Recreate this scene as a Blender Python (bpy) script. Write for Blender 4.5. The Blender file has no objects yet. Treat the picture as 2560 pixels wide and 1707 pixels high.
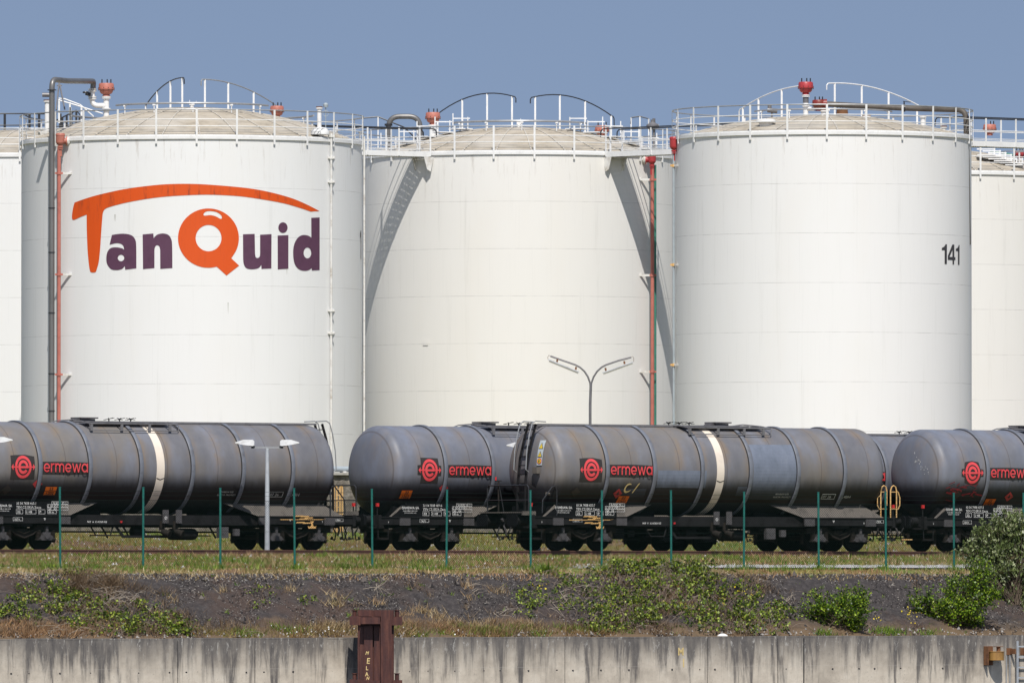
import bpy, bmesh, math, random
import numpy as np
from mathutils import Vector, Matrix, noise
from mathutils.geometry import tessellate_polygon
PI = math.pi; R_ = math.radians
random.seed(7); rng = np.random.default_rng(11)
S = bpy.context.scene; COL = S.collection

# ------------------------------------------------------------------ camera, sky, sun, exposure
F = 27000.0; HY = 1460.0; CZ = -1.167            # focal length and horizon in photo pixels; eye height (rail head is z = 0)
cam = bpy.data.cameras.new('camera'); camo = bpy.data.objects.new('camera', cam); COL.objects.link(camo)
cam.sensor_width = 36; cam.lens = 36 * F / 2560; cam.clip_start = 1; cam.clip_end = 9000
camo.location = (0, 0, CZ); camo.rotation_euler = (PI/2 + math.atan((HY - 853.5) / F), 0, 0)
S.camera = camo
SUN_EL, SUN_AZ = R_(53), R_(5)                    # sun high behind the camera, a little to the right
w = bpy.data.worlds.new('World'); S.world = w; w.use_nodes = True
nt = w.node_tree; bg = nt.nodes['Background']
sky = nt.nodes.new('ShaderNodeTexSky'); sky.sky_type = 'NISHITA'; sky.sun_disc = False
sky.sun_elevation = SUN_EL; sky.sun_rotation = PI - SUN_AZ
sky.air_density = 1.0; sky.dust_density = 0.6; sky.ozone_density = 2.0; sky.altitude = 50
tc = nt.nodes.new('ShaderNodeTexCoord'); mp = nt.nodes.new('ShaderNodeMapping'); mp.vector_type = 'POINT'
mp.inputs['Location'].default_value = (0, 0, 0.31); mp.inputs['Scale'].default_value = (1, 1, 1.6)
nt.links.new(tc.outputs['Generated'], mp.inputs['Vector']); nt.links.new(mp.outputs[0], sky.inputs['Vector'])
hsv = nt.nodes.new('ShaderNodeHueSaturation'); hsv.inputs['Saturation'].default_value = 0.80
nt.links.new(sky.outputs[0], hsv.inputs['Color']); nt.links.new(hsv.outputs[0], bg.inputs['Color'])
bg.inputs['Strength'].default_value = 0.125
sl = bpy.data.lights.new('sun', 'SUN'); so = bpy.data.objects.new('sun', sl); COL.objects.link(so)
sl.energy = 4.55; sl.angle = R_(0.5); sl.color = (1.0, 0.955, 0.89)
sd = Vector((math.sin(SUN_AZ) * math.cos(SUN_EL), -math.cos(SUN_AZ) * math.cos(SUN_EL), math.sin(SUN_EL)))
so.rotation_euler = sd.to_track_quat('Z', 'Y').to_euler()
S.view_settings.view_transform = 'Standard'; S.view_settings.look = 'None'
S.view_settings.exposure = 0.0; S.view_settings.gamma = 1

# ------------------------------------------------------------------ frames
AY = R_(36.5); SA, CA = math.sin(AY), math.cos(AY)
def P(px, py, Y): return Vector(((px - 1280) * Y / F, Y, CZ + (HY - py) * Y / F))
def UV(u, v, z=0.0): return Vector((u * CA - v * SA, u * SA + v * CA, z))     # u along the tracks, v away from the quay
def u_at(px, v):                                                             # u where the line v = const meets photo column px
    k = (px - 1280) / F; Y = v / (CA - k * SA); X = k * Y
    return X * CA + Y * SA
def gz(v):                                                                   # ground height across the site
    pts = [(264.0, -2.86), (264.9, -2.80), (268.6, -0.90), (269.6, -0.72), (272, -0.68), (296, -0.22), (299, -0.17), (309, -0.17), (314, -0.02), (325, 0.76), (326, 2.0), (3000, 2.0)]
    for (a, za), (b, zb) in zip(pts, pts[1:]):
        if v <= b:
            t = max(0, (v - a) / (b - a)); return za + (zb - za) * t
    return 2.0

# ------------------------------------------------------------------ mesh builder
class MB:
    def __init__(s): s.v = []; s.f = []
    def add(s, vs, fs):
        o = len(s.v); s.v += [tuple(p) for p in vs]; s.f += [tuple(i + o for i in f) for f in fs]; return s
    def box(s, c, d, M=None):
        x, y, z = [k / 2 for k in d]
        vs = [Vector((a * x, b * y, e * z)) for a in (-1, 1) for b in (-1, 1) for e in (-1, 1)]
        if M is not None: vs = [M @ p for p in vs]
        c = Vector(c)
        return s.add([p + c for p in vs], [(0,1,3,2),(4,6,7,5),(0,4,5,1),(2,3,7,6),(0,2,6,4),(1,5,7,3)])
    def bb(s, a, b): return s.box([(p + q) / 2 for p, q in zip(a, b)], [abs(q - p) for p, q in zip(a, b)])
    def bar(s, p0, p1, w, h):
        p0, p1 = Vector(p0), Vector(p1); d = p1 - p0; L = d.length
        if L < 1e-6: return s
        x = d / L; up = Vector((0, 0, 1)) if abs(x.z) < .95 else Vector((0, 1, 0))
        y = up.cross(x).normalized(); z = x.cross(y)
        return s.box((p0 + p1) / 2, (L, w, h), Matrix((x, y, z)).transposed())
    def tube(s, pts, r, n=8, r1=None, caps=True):
        pts = [Vector(p) for p in pts]; N = len(pts); t0 = (pts[1] - pts[0]).normalized()
        up = Vector((0, 0, 1)) if abs(t0.z) < .9 else Vector((1, 0, 0))
        x = up.cross(t0).normalized(); vs = []
        for i, p in enumerate(pts):
            t = (pts[min(i + 1, N - 1)] - pts[max(i - 1, 0)]).normalized()
            x = (x - t * x.dot(t)).normalized(); y = t.cross(x)
            rr = r if r1 is None else r + (r1 - r) * i / (N - 1)
            vs += [p + (x * math.cos(2*PI*k/n) + y * math.sin(2*PI*k/n)) * rr for k in range(n)]
        fs = [(i*n+k, i*n+(k+1)%n, (i+1)*n+(k+1)%n, (i+1)*n+k) for i in range(N-1) for k in range(n)]
        if caps: fs += [tuple(range(n-1, -1, -1)), tuple(range((N-1)*n, N*n))]
        return s.add(vs, fs)
    def cyl(s, p0, p1, r, n=16, r1=None): return s.tube([p0, p1], r, n, r1)
    def lathe(s, prof, c=(0,0,0), n=32, axis='z', a0=0, a1=2*PI):
        c = Vector(c); full = abs(a1 - a0 - 2*PI) < 1e-6; m = n if full else n + 1; vs = []
        for (r, h) in prof:
            for k in range(m):
                a = a0 + (a1 - a0) * k / n
                p = (r*math.cos(a), r*math.sin(a), h) if axis == 'z' else (h, r*math.cos(a), r*math.sin(a))
                if axis == 'y': p = (r*math.sin(a), h, r*math.cos(a))
                vs.append(c + Vector(p))
        fs = []
        for i in range(len(prof) - 1):
            for k in range(m if full else m - 1):
                k2 = (k + 1) % m; fs.append((i*m+k, i*m+k2, (i+1)*m+k2, (i+1)*m+k))
        return s.add(vs, fs)
    def prism(s, poly, axis, a, b):                      # poly in the two other axes, extruded along axis from a to b
        n = len(poly); vs = []
        for h in (a, b):
            for (p, q) in poly: vs.append({'x': (h, p, q), 'y': (p, h, q), 'z': (p, q, h)}[axis])
        return s.add(vs, [tuple(range(n)), tuple(range(2*n-1, n-1, -1))] + [(i, n+i, n+(i+1)%n, (i+1)%n) for i in range(n)])
    def build(s, name, mat, parent=None, smooth=35, **kw):
        me = bpy.data.meshes.new(name); me.from_pydata(s.v, [], s.f); me.materials.append(mat); fin(me, smooth)
        return link(name, me, parent, **kw)
def fin(me, smooth=35):
    bm = bmesh.new(); bm.from_mesh(me)
    if smooth is not None: bmesh.ops.recalc_face_normals(bm, faces=bm.faces)
    bm.to_mesh(me); bm.free()
    if smooth: me.shade_smooth(); me.set_sharp_from_angle(angle=R_(smooth))
    me.update()
def link(name, me, parent=None, **kw):
    o = bpy.data.objects.new(name, me); COL.objects.link(o)
    if parent: o.parent = parent
    for k, v in kw.items(): o[k] = v
    return o
def empty(name, loc, label, cat, group=None, rz=0):
    o = bpy.data.objects.new(name, None); COL.objects.link(o); o.location = loc; o.rotation_euler = (0, 0, rz)
    o['label'] = label; o['category'] = cat
    if group: o['group'] = group
    return o
def dup(o, parent=None):
    c = o.copy(); COL.objects.link(c); c.parent = parent
    for ch in [x for x in o.children]: dup(ch, c)
    return c

# ------------------------------------------------------------------ materials
class NT:
    def __init__(s, name):
        s.m = bpy.data.materials.new(name); s.m.use_nodes = True; s.t = s.m.node_tree
        s.b = s.t.nodes['Principled BSDF']; s.tc = s.t.nodes.new('ShaderNodeTexCoord')
    def n(s, k, **kw):
        x = s.t.nodes.new('ShaderNode' + k)
        for a, b in kw.items(): setattr(x, a, b)
        return x
    def l(s, a, b): s.t.links.new(a, b)
    def set(s, sock, v):
        if hasattr(v, 'is_linked') or hasattr(v, 'links'): s.l(v, sock)
        elif isinstance(v, (tuple, list)) and len(v) == 3 and sock.type == 'RGBA': sock.default_value = (*v, 1)
        else: sock.default_value = v
    def math(s, op, a, b=0.0, c=0.0, clamp=False):
        x = s.n('Math', operation=op, use_clamp=clamp); s.set(x.inputs[0], a); s.set(x.inputs[1], b); s.set(x.inputs[2], c); return x.outputs[0]
    def noise(s, scale, detail=4, rough=.55, vec=None, stretch=None, dist=0.0):
        x = s.n('TexNoise'); x.inputs['Scale'].default_value = scale; x.inputs['Detail'].default_value = detail
        x.inputs['Roughness'].default_value = rough; x.inputs['Distortion'].default_value = dist
        v = vec or s.tc.outputs['Object']
        if stretch: m = s.n('Mapping'); m.inputs['Scale'].default_value = stretch; s.l(v, m.inputs[0]); v = m.outputs[0]
        s.l(v, x.inputs['Vector']); return x.outputs['Fac']
    def ramp(s, fac, stops):
        x = s.n('ValToRGB'); e = x.color_ramp.elements
        while len(e) < len(stops): e.new(0.5)
        for i, (p, c) in enumerate(stops):
            e[i].position = p; e[i].color = (*c, 1) if isinstance(c, (tuple, list)) else (c, c, c, 1)
        s.l(fac, x.inputs[0]); return x.outputs[0]
    def step(s, fac, lo, hi):
        x = s.n('MapRange', clamp=True); x.interpolation_type = 'SMOOTHSTEP'
        s.l(fac, x.inputs['Value']); x.inputs['From Min'].default_value = lo; x.inputs['From Max'].default_value = hi; return x.outputs[0]
    def mix(s, fac, a, b, mode='MIX'):
        x = s.n('Mix', data_type='RGBA', blend_type=mode); s.set(x.inputs[0], fac); s.set(x.inputs[6], a); s.set(x.inputs[7], b); return x.outputs[2]
    def sep(s, v=None):
        x = s.n('SeparateXYZ'); s.l(v or s.tc.outputs['Object'], x.inputs[0]); return x.outputs
    def comb(s, x, y, z):
        c = s.n('CombineXYZ'); s.set(c.inputs[0], x); s.set(c.inputs[1], y); s.set(c.inputs[2], z); return c.outputs[0]
    def bump(s, h, strength=.3, dist=.02):
        x = s.n('Bump'); x.inputs['Strength'].default_value = strength; x.inputs['Distance'].default_value = dist
        s.l(h, x.inputs['Height']); s.l(x.outputs[0], s.b.inputs['Normal'])
    def out(s, col, rough=.6, metal=0.0):
        s.set(s.b.inputs['Base Color'], col); s.set(s.b.inputs['Roughness'], rough); s.set(s.b.inputs['Metallic'], metal); return s.m
def worn(name, c, rough=.55, metal=0.0, var=.25, scale=3.0, c2=None, bump=0.0, st=None):
    t = NT(name); f = t.noise(scale, 6, .65, stretch=st)
    c2 = c2 or tuple(k * (1 - var) for k in c); hi = tuple(min(1, k * (1 + var * .5)) for k in c)
    col = t.ramp(f, [(.3, c2), (.5, c), (.75, hi)])
    if bump: t.bump(t.noise(scale * 6, 4), bump, .01)
    return t.out(col, rough, metal)

M = {}
def tank_paint(name, base, drip=.5):
    t = NT(name); x, y, z = t.sep(); z = t.math('ADD', z, 2.0)
    th = t.math('MULTIPLY', t.math('ARCTAN2', x, t.math('MULTIPLY', y, -1.0)), 7.5)
    row = t.math('FLOOR', t.math('DIVIDE', t.math('SUBTRACT', 16.55, z), 2.19))
    fr = t.math('FRACT', t.math('DIVIDE', t.math('SUBTRACT', 16.55, z), 2.19))
    v1 = t.comb(t.math('MULTIPLY', th, 1.0), 0.0, t.math('MULTIPLY', z, .05))
    streak = t.noise(2.2, 6, .7, vec=v1)
    v2 = t.comb(th, 0.0, t.math('MULTIPLY', z, .4)); patch = t.noise(.35, 4, .5, vec=v2)
    fine = t.noise(9.0, 3, .6, vec=t.comb(th, 0.0, t.math('MULTIPLY', z, .03)))
    col = t.mix(t.step(streak, .54, .82), base, tuple(k * q for k, q in zip(base, (.84, .84, .83))))
    col = t.mix(t.math('MULTIPLY', t.step(fine, .54, .78), .18), col, tuple(k * .78 for k in base))
    col = t.mix(t.math('MULTIPLY', t.step(patch, .45, .7), .35), col, tuple(k * q for k, q in zip(base, (.98, .96, .925))))
    # plate seams: thin, broken lines
    brk = t.step(t.noise(.9, 3, .6, vec=t.comb(th, row, 0.0)), .36, .6)
    seam = t.math('MULTIPLY', t.math('MAXIMUM', t.math('LESS_THAN', fr, .0075), 0.0), t.math('MULTIPLY_ADD', brk, .38, .12))
    vf = t.math('FRACT', t.math('DIVIDE', t.math('ADD', th, t.math('MULTIPLY', row, 3.7)), 9.6))
    vseam = t.math('MULTIPLY', t.math('LESS_THAN', vf, .002), .06)
    col = t.mix(t.math('MAXIMUM', seam, vseam), col, (.16, .15, .14))
    # rust and dirt running from under the rim
    v3 = t.comb(t.math('MULTIPLY', th, 3.0), 0.0, t.math('MULTIPLY', z, .25)); dn = t.noise(1.6, 5, .7, vec=v3)
    top = t.step(z, 15.6, 18.8)
    dirt = t.math('MULTIPLY', t.math('MULTIPLY', t.step(dn, .54, .72), top), drip)
    col = t.mix(dirt, col, (.33, .28, .22))
    t.bump(t.noise(.5, 2, .5, vec=t.comb(th, row, z)), .12, .05)
    return t.out(col, .48)
M['tank_a'] = tank_paint('white tank paint', (.80, .805, .80))
M['tank_b'] = tank_paint('cream white tank paint', (.80, .787, .752), .45)
M['tank_c'] = tank_paint('clean white tank paint', (.825, .822, .812), .35)
t = NT('weathered roof sheet'); f = t.noise(1.3, 6, .65); g = t.noise(.35, 3, .5)
col = t.ramp(f, [(.3, (.30, .26, .20)), (.5, (.44, .385, .30)), (.72, (.53, .47, .38))]); col = t.mix(t.math('MULTIPLY', t.step(g, .45, .65), .4), col, (.50, .48, .44))
M['roof'] = t.out(col, .8)
M['drip'] = worn('grey drip stain', (.50, .50, .47), .6)
DARKS = ('black_matt', 'under', 'bogie')
M['white'] = worn('white enamel', (.80, .80, .79), .45, var=.12)
M['offwhite'] = worn('weathered white paint', (.72, .71, .68), .55, c2=(.48, .44, .38))
M['gal'] = worn('galvanised rail', (.36, .37, .38), .45, .35, var=.2)
M['rib'] = worn('pale roof rib', (.55, .51, .44), .6)
M['black'] = worn('black rail paint', (.025, .026, .03), .4)
M['pipe'] = worn('lagged steel pipe', (.19, .185, .18), .42, .45, var=.3, scale=1.5, st=(1, 1, .2))
M['brownpipe'] = worn('dark brown steel pipe', (.105, .090, .075), .6, c2=(.06, .05, .045), scale=2)
M['bluepipe'] = worn('blue grey pipe', (.36, .41, .44), .45, var=.15)
M['redpipe'] = worn('faded red pipe', (.47, .155, .12), .55, var=.2)
M['redbox'] = worn('red valve paint', (.42, .045, .05), .4, var=.15)
M['salmon'] = worn('faded salmon valve paint', (.48, .17, .125), .55, var=.2)
M['darkred'] = worn('dark red cast valve', (.22, .03, .025), .45, c2=(.14, .05, .02))
M['rust'] = worn('rusty iron', (.17, .075, .032), .85, c2=(.08, .035, .02), bump=.4, scale=5)
M['green_post'] = worn('green fence enamel', (.010, .125, .10), .4, var=.35, scale=8, c2=(.015, .07, .06))
M['mesh'] = worn('dark green coated wire', (.006, .016, .013), .6)
M['yellow'] = worn('yellow rail paint', (.62, .40, .17), .5, c2=(.55, .28, .08))
M['orange_plate'] = worn('orange hazard plate', (.78, .16, .015), .5, var=.2, scale=8)
M['black_matt'] = worn('sooty black steel', (.008, .008, .010), .75, c2=(.004, .004, .005), scale=4)
M['under'] = worn('grimy underframe', (.018, .0175, .019), .75, c2=(.008, .0075, .008), scale=3)
M['bogie'] = worn('brake dust brown bogie', (.030, .025, .022), .85, c2=(.010, .009, .008), scale=4)
M['axlebox'] = worn('grey axle box', (.075, .071, .075), .7, c2=(.04, .036, .034), scale=6)
M['apron'] = worn('dusty sloped plate', (.125, .110, .095), .7, c2=(.065, .058, .052), scale=2.5, st=(1, .3, 1))
M['ring'] = worn('blue grey band paint', (.155, .168, .20), .5, c2=(.105, .108, .12), scale=3)
M['cream'] = worn('cream insulating band', (.78, .69, .585), .55, var=.1, c2=(.66, .58, .50), scale=1.5)
M['patchblk'] = worn('black backing paint', (.035, .03, .028), .55, var=.3, scale=6)
M['red_logo'] = worn('pinkish red lettering', (.74, .075, .085), .5, c2=(.55, .03, .04), scale=3.5)
M['lettering'] = worn('white stencil lettering', (.62, .62, .60), .6, c2=(.30, .30, .30), scale=14)
M['chalk'] = worn('yellow crayon graffiti', (.66, .50, .22), .7)
M['ochre_rust'] = worn('ochre rusted drum', (.36, .20, .055), .55, c2=(.20, .09, .03), scale=4, st=(1, 1, .2))
M['ochre'] = worn('ochre marking paint', (.70, .42, .15), .6, c2=(.5, .28, .09), scale=9)
M['redlamp'] = worn('red marker', (.60, .03, .03), .4)
M['lamp_white'] = worn('white lamp housing', (.60, .61, .62), .5, c2=(.46, .46, .45), scale=5)
M['lens'] = worn('yellowed lamp glazing', (.47, .46, .39), .3, c2=(.40, .38, .30), scale=2)
M['lamp_pole'] = worn('pale galvanised pole', (.50, .53, .56), .45, .2, var=.2, scale=4, c2=(.38, .41, .44))
M['grey_pole'] = worn('dark grey pole', (.20, .195, .20), .45, .3, var=.25)
M['concrete_slab'] = worn('pale concrete slab', (.42, .40, .36), .9, c2=(.3, .28, .24), scale=4)
M['sleeper'] = worn('weathered sleeper', (.10, .075, .06), .9)
M['rail'] = worn('rusty rail steel', (.13, .06, .045), .7, c2=(.07, .035, .03), scale=2)
M['twig'] = worn('dry bramble stem', (.30, .235, .18), .9, c2=(.16, .10, .07), scale=4)
M['twig_pale'] = worn('bleached twig', (.34, .29, .23), .9, scale=4)
M['trunk'] = worn('brown bark', (.12, .09, .065), .95, bump=.5, scale=6)
M['stone'] = worn('pale rubble', (.34, .32, .30), .9, c2=(.12, .11, .11), scale=30)
M['pebble'] = worn('pale limestone gravel', (.58, .57, .55), .9, c2=(.30, .29, .27), scale=20)
M['char'] = worn('dark clinker', (.035, .032, .034), .9, c2=(.02, .018, .02), scale=20)
M['litter'] = worn('white scrap', (.78, .78, .76), .7)
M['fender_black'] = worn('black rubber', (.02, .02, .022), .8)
M['sign_blue'] = worn('pale grey sticker', (.42, .47, .50), .5)
M['sign_yellow'] = worn('warning yellow', (.75, .55, .05), .5)
M['greenpipe'] = worn('green pipe', (.05, .20, .15), .5)
for k_ in DARKS: M[k_].node_tree.nodes['Principled BSDF'].inputs['Specular IOR Level'].default_value = .12
M['mesh'].node_tree.nodes['Principled BSDF'].inputs['Specular IOR Level'].default_value = .15
def island(name, stops, rough=.6, trans=.0, patch=None):
    t = NT(name); g = t.n('NewGeometry'); col = t.ramp(g.outputs['Random Per Island'], stops)
    if patch:                                              # soil and growth change colour over the field in broad patches
        col = t.mix(t.math('MULTIPLY', t.step(t.noise(.17, 5, .65), .47, .60), .75), col, patch[0]); col = t.mix(t.math('MULTIPLY', t.step(t.noise(.23, 4, .6), .56, .66), .75), col, patch[1])
    if trans:
        a = t.n('BsdfTranslucent'); t.l(col, a.inputs['Color']); mx = t.n('MixShader'); mx.inputs[0].default_value = trans
        t.out(col, rough); o = t.t.nodes['Material Output']; t.l(t.b.outputs[0], mx.inputs[1]); t.l(a.outputs[0], mx.inputs[2]); t.l(mx.outputs[0], o.inputs[0])
        return t.m
    return t.out(col, rough)
M['clinker'] = island('loose cinder and clinker', [(0, (.010, .008, .008)), (.5, (.035, .030, .030)), (.8, (.085, .072, .066)), (.95, (.17, .15, .13)), (1, (.30, .28, .25))], .95)
M['leaf_bright'] = island('fresh green leaves', [(0, (.010, .028, .002)), (.45, (.055, .12, .005)), (.75, (.18, .31, .010)), (1, (.42, .52, .045))], .45, .25)
M['leaf_bramble'] = island('bramble leaves', [(0, (.012, .022, .003)), (.38, (.055, .095, .008)), (.65, (.15, .22, .016)), (.93, (.36, .44, .05)), (1, (.26, .13, .05))], .5, .2)
M['leaf_willow'] = island('grey green leaves', [(0, (.02, .03, .008)), (.45, (.085, .12, .028)), (.8, (.23, .29, .10)), (1, (.50, .53, .33))], .4, .2)
M['grass'] = island('mixed grass blades', [(0, (.13, .085, .025)), (.35, (.20, .175, .025)), (.6, (.26, .23, .045)), (.85, (.40, .28, .10)), (1, (.55, .45, .27))], .7, .2, ((.27, .15, .06), (.15, .21, .015)))
M['grass_green'] = island('green grass blades', [(0, (.05, .12, .006)), (.5, (.13, .23, .015)), (1, (.27, .33, .05))], .6, .2)
M['straw'] = island('dry straw blades', [(0, (.20, .12, .05)), (.4, (.36, .25, .12)), (.8, (.52, .40, .22)), (1, (.66, .56, .38))], .8, .15, ((.36, .20, .10), (.40, .33, .11)))
M['reed'] = island('brown dead stalks', [(0, (.08, .045, .025)), (.5, (.17, .11, .06)), (1, (.30, .22, .13))], .8, .1)
M['flower'] = island('yellow flowers', [(0, (.75, .55, .02)), (1, (.85, .70, .05))], .6)
M['daisy'] = island('white flowers', [(0, (.75, .75, .72)), (1, (.85, .85, .85))], .6)

def tank_black(name, x0, warm):                         # barrel: satin grey above, soot below, brown stains beside bands and welds
    t = NT(name); x, y, z = t.sep()
    n1 = t.noise(.9, 5, .6, stretch=(1, 1, .5)); n2 = t.noise(3.5, 5, .65, stretch=(1.2, 1, .25)); n3 = t.noise(.40, 4, .55); n4 = t.noise(1.3, 6, .7, stretch=(1, 1, .35))
    a = (.112, .124, .158), (.148, .160, .198), (.185, .210, .275)
    if warm: a = (.120, .122, .138), (.158, .158, .172), (.192, .204, .245)
    col = t.ramp(n1, [(.3, a[0]), (.5, a[1]), (.7, a[2])])
    col = t.mix(t.math('MULTIPLY', t.step(n3, .42, .62), .22 + .28 * warm), col, (.195, .168, .130))
    fr = t.math('FRACT', t.math('DIVIDE', t.math('ADD', x, 52.5 - x0), 1.05)); d = t.math('ABSOLUTE', t.math('SUBTRACT', fr, .5))
    near = t.step(d, .12, .5)
    rustf = t.math('MULTIPLY', t.math('MULTIPLY', near, t.step(n4, .38, .66)), t.step(z, 1.9, 3.2))
    col = t.mix(t.math('MULTIPLY', rustf, .40 + .25 * warm), col, (.235, .165, .095))
    col = t.mix(t.math('MULTIPLY', t.step(d, .478, .492), .5), col, (.070, .056, .048))
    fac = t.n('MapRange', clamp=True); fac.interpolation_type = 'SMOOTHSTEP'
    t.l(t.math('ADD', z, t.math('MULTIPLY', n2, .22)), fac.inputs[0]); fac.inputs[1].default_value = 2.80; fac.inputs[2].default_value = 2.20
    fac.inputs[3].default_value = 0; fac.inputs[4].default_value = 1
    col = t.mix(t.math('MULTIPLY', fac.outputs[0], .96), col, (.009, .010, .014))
    t.bump(t.noise(1.2, 2), .06, .05)
    return t.out(col, t.math('MULTIPLY_ADD', n2, .2, .44))
t = NT('touched up blue grey paint'); x, y, z = t.sep(); n2 = t.noise(2.5, 5, .65, stretch=(1, 1, .4))
col = t.ramp(n2, [(.3, (.125, .148, .19)), (.55, (.165, .19, .245)), (.75, (.20, .225, .28))])
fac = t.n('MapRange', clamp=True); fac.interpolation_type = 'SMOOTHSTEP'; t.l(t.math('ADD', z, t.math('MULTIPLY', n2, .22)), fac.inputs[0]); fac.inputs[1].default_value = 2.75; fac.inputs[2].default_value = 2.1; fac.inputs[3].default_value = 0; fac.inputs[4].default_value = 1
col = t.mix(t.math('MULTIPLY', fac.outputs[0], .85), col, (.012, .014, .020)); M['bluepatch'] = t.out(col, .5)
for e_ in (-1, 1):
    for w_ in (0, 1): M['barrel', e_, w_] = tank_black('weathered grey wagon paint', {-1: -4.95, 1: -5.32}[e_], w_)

t = NT('streaked quay concrete'); x, y, z = t.sep()      # object space: x along the wall, z height
nb = t.noise(1.2, 6, .65); sp = t.noise(14, 4, .6)
col = t.ramp(nb, [(.3, (.43, .375, .305)), (.5, (.59, .52, .425)), (.7, (.70, .63, .525))])
col = t.mix(t.math('MULTIPLY', t.step(sp, .60, .72), .45), col, (.17, .155, .135))
sv = t.noise(1.9, 6, .70, vec=t.comb(x, 0.0, t.math('MULTIPLY', z, .10)), dist=.3)
sv2 = t.noise(.55, 3, .6, vec=t.comb(x, 5.0, 0.0))
depth = t.math('SUBTRACT', -2.8, z)                     # metres below the coping
lim = t.math('ADD', t.math('MULTIPLY', t.math('POWER', t.step(sv, .36, .78), 1.6), 2.3), t.math('MULTIPLY', t.step(sv2, .35, .65), .35)); lim = t.math('ADD', lim, .10)
fade = t.n('MapRange', clamp=True); fade.interpolation_type = 'SMOOTHSTEP'
t.l(t.math('SUBTRACT', depth, lim), fade.inputs[0]); fade.inputs[1].default_value = .85; fade.inputs[2].default_value = -.65; fade.inputs[3].default_value = 0; fade.inputs[4].default_value = 1
stn = t.math('MULTIPLY', fade.outputs[0], t.math('MULTIPLY_ADD', t.noise(6, 5, .7, vec=t.comb(x, 0.0, t.math('MULTIPLY', z, .25))), .5, .6))
col = t.mix(stn, col, (.065, .061, .064))
wl = t.noise(7, 5, .8, vec=t.comb(x, 0.0, t.math('MULTIPLY', z, .35)))
topb = t.n('MapRange', clamp=True); t.l(depth, topb.inputs[0]); topb.inputs[1].default_value = .75; topb.inputs[2].default_value = .05; topb.inputs[3].default_value = 0; topb.inputs[4].default_value = 1
col = t.mix(t.math('MULTIPLY', t.math('MULTIPLY', t.step(wl, .56, .62), topb.outputs[0]), .8), col, (.50, .48, .44))
hj = t.math('LESS_THAN', t.math('ABSOLUTE', t.math('SUBTRACT', depth, .88)), .006)
col = t.mix(t.math('MULTIPLY', hj, .35), col, (.5, .47, .42))
t.bump(t.noise(6, 6, .7), .5, .02); M['quay'] = t.out(col, .9)

t = NT('rubble bund concrete'); a = t.noise(2.6, 8, .75); b = t.noise(9, 4, .7)
col = t.ramp(a, [(.3, (.07, .062, .052)), (.5, (.21, .185, .155)), (.7, (.37, .34, .29))]); col = t.mix(t.step(b, .5, .75), col, (.11, .10, .09)); t.bump(a, 1.0, .1)
M['bund'] = t.out(col, .95)

t = NT('rust brown pile steel'); x, y, z = t.sep(); a = t.noise(3, 6, .7, stretch=(3, 3, .25)); b = t.noise(1.1, 4, .6)
col = t.ramp(a, [(.3, (.034, .011, .010)), (.5, (.070, .021, .016)), (.7, (.135, .048, .030))]); col = t.mix(t.math('MULTIPLY', t.step(b, .5, .7), .5), col, (.045, .018, .020))
t.bump(t.noise(18, 4), .3, .01); M['pile'] = t.out(col, .6)

t = NT('site ground'); x, y, z = t.sep()                 # x = u, y = v
a = t.noise(1.0, 8, .72); b = t.noise(.22, 4, .6); c = t.noise(4.5, 8, .85); e = t.noise(13, 4, .75)
gp = t.noise(.30, 7, .72, stretch=(1, .5, 1)); gq = t.noise(.16, 5, .65, stretch=(1, .8, 1))
grass = t.ramp(gp, [(.3, (.13, .09, .03)), (.45, (.15, .145, .03)), (.6, (.21, .18, .05)), (.75, (.34, .24, .11))])
grass = t.mix(t.step(gq, .50, .60), grass, (.17, .105, .065)); grass = t.mix(t.math('MULTIPLY', t.step(gq, .47, .38), .7), grass, (.10, .17, .02))
cind = t.ramp(c, [(.32, (.014, .011, .011)), (.5, (.046, .039, .038)), (.68, (.100, .086, .080))])
cind = t.mix(t.math('MULTIPLY', t.step(b, .47, .60), .7), cind, (.080, .048, .034))
cind = t.mix(t.math('MULTIPLY', t.step(e, .63, .68), .75), cind, (.23, .21, .19))
m1 = t.step(t.math('ADD', y, t.math('MULTIPLY', t.math('SUBTRACT', a, .5), 1.2)), 268.75, 269.05)
m2 = t.math('MULTIPLY', t.step(t.math('ADD', y, t.math('MULTIPLY', a, 1.2)), 266.9, 265.6), .8)
inv = t.n('MapRange', clamp=True); t.l(t.math('ADD', y, t.math('MULTIPLY', t.math('SUBTRACT', a, .5), 3.0)), inv.inputs[0])
inv.inputs[1].default_value = 266.0; inv.inputs[2].default_value = 265.0; inv.inputs[3].default_value = 0; inv.inputs[4].default_value = .75
col = t.mix(inv.outputs[0], cind, (.19, .125, .065)); col = t.mix(m1, col, grass)
trk = t.math('LESS_THAN', t.math('ABSOLUTE', t.math('SUBTRACT', y, 303.1)), 4.2)
col = t.mix(t.math('MULTIPLY', trk, .8), col, (.085, .058, .042))
t.bump(t.math('ADD', t.math('MULTIPLY', a, .6), c), .8, .08); M['ground'] = t.out(col, .95)
t = NT('white gravel'); v = t.n('TexVoronoi'); v.inputs['Scale'].default_value = 16; t.l(t.tc.outputs['Object'], v.inputs[0])
col = t.ramp(v.outputs['Color'], [(.1, (.22, .21, .19)), (.4, (.50, .49, .47)), (.8, (.74, .73, .72))]); t.bump(v.outputs['Distance'], 1, .05); M['gravel'] = t.out(col, .9)
t = NT('harbour water'); n = t.noise(1.5, 4, .6); t.bump(n, .3, .1); M['water'] = t.out((.03, .045, .04), .08)
t = NT('orange logo paint'); x, y, z = t.sep(); z = t.math('ADD', z, 2.0); a = t.noise(4.5, 6, .75, vec=t.comb(x, 0.0, t.math('MULTIPLY', z, .12))); b = t.noise(2.5, 8, .8, dist=1.5); hz = t.step(z, 14.8, 16.4)
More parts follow.
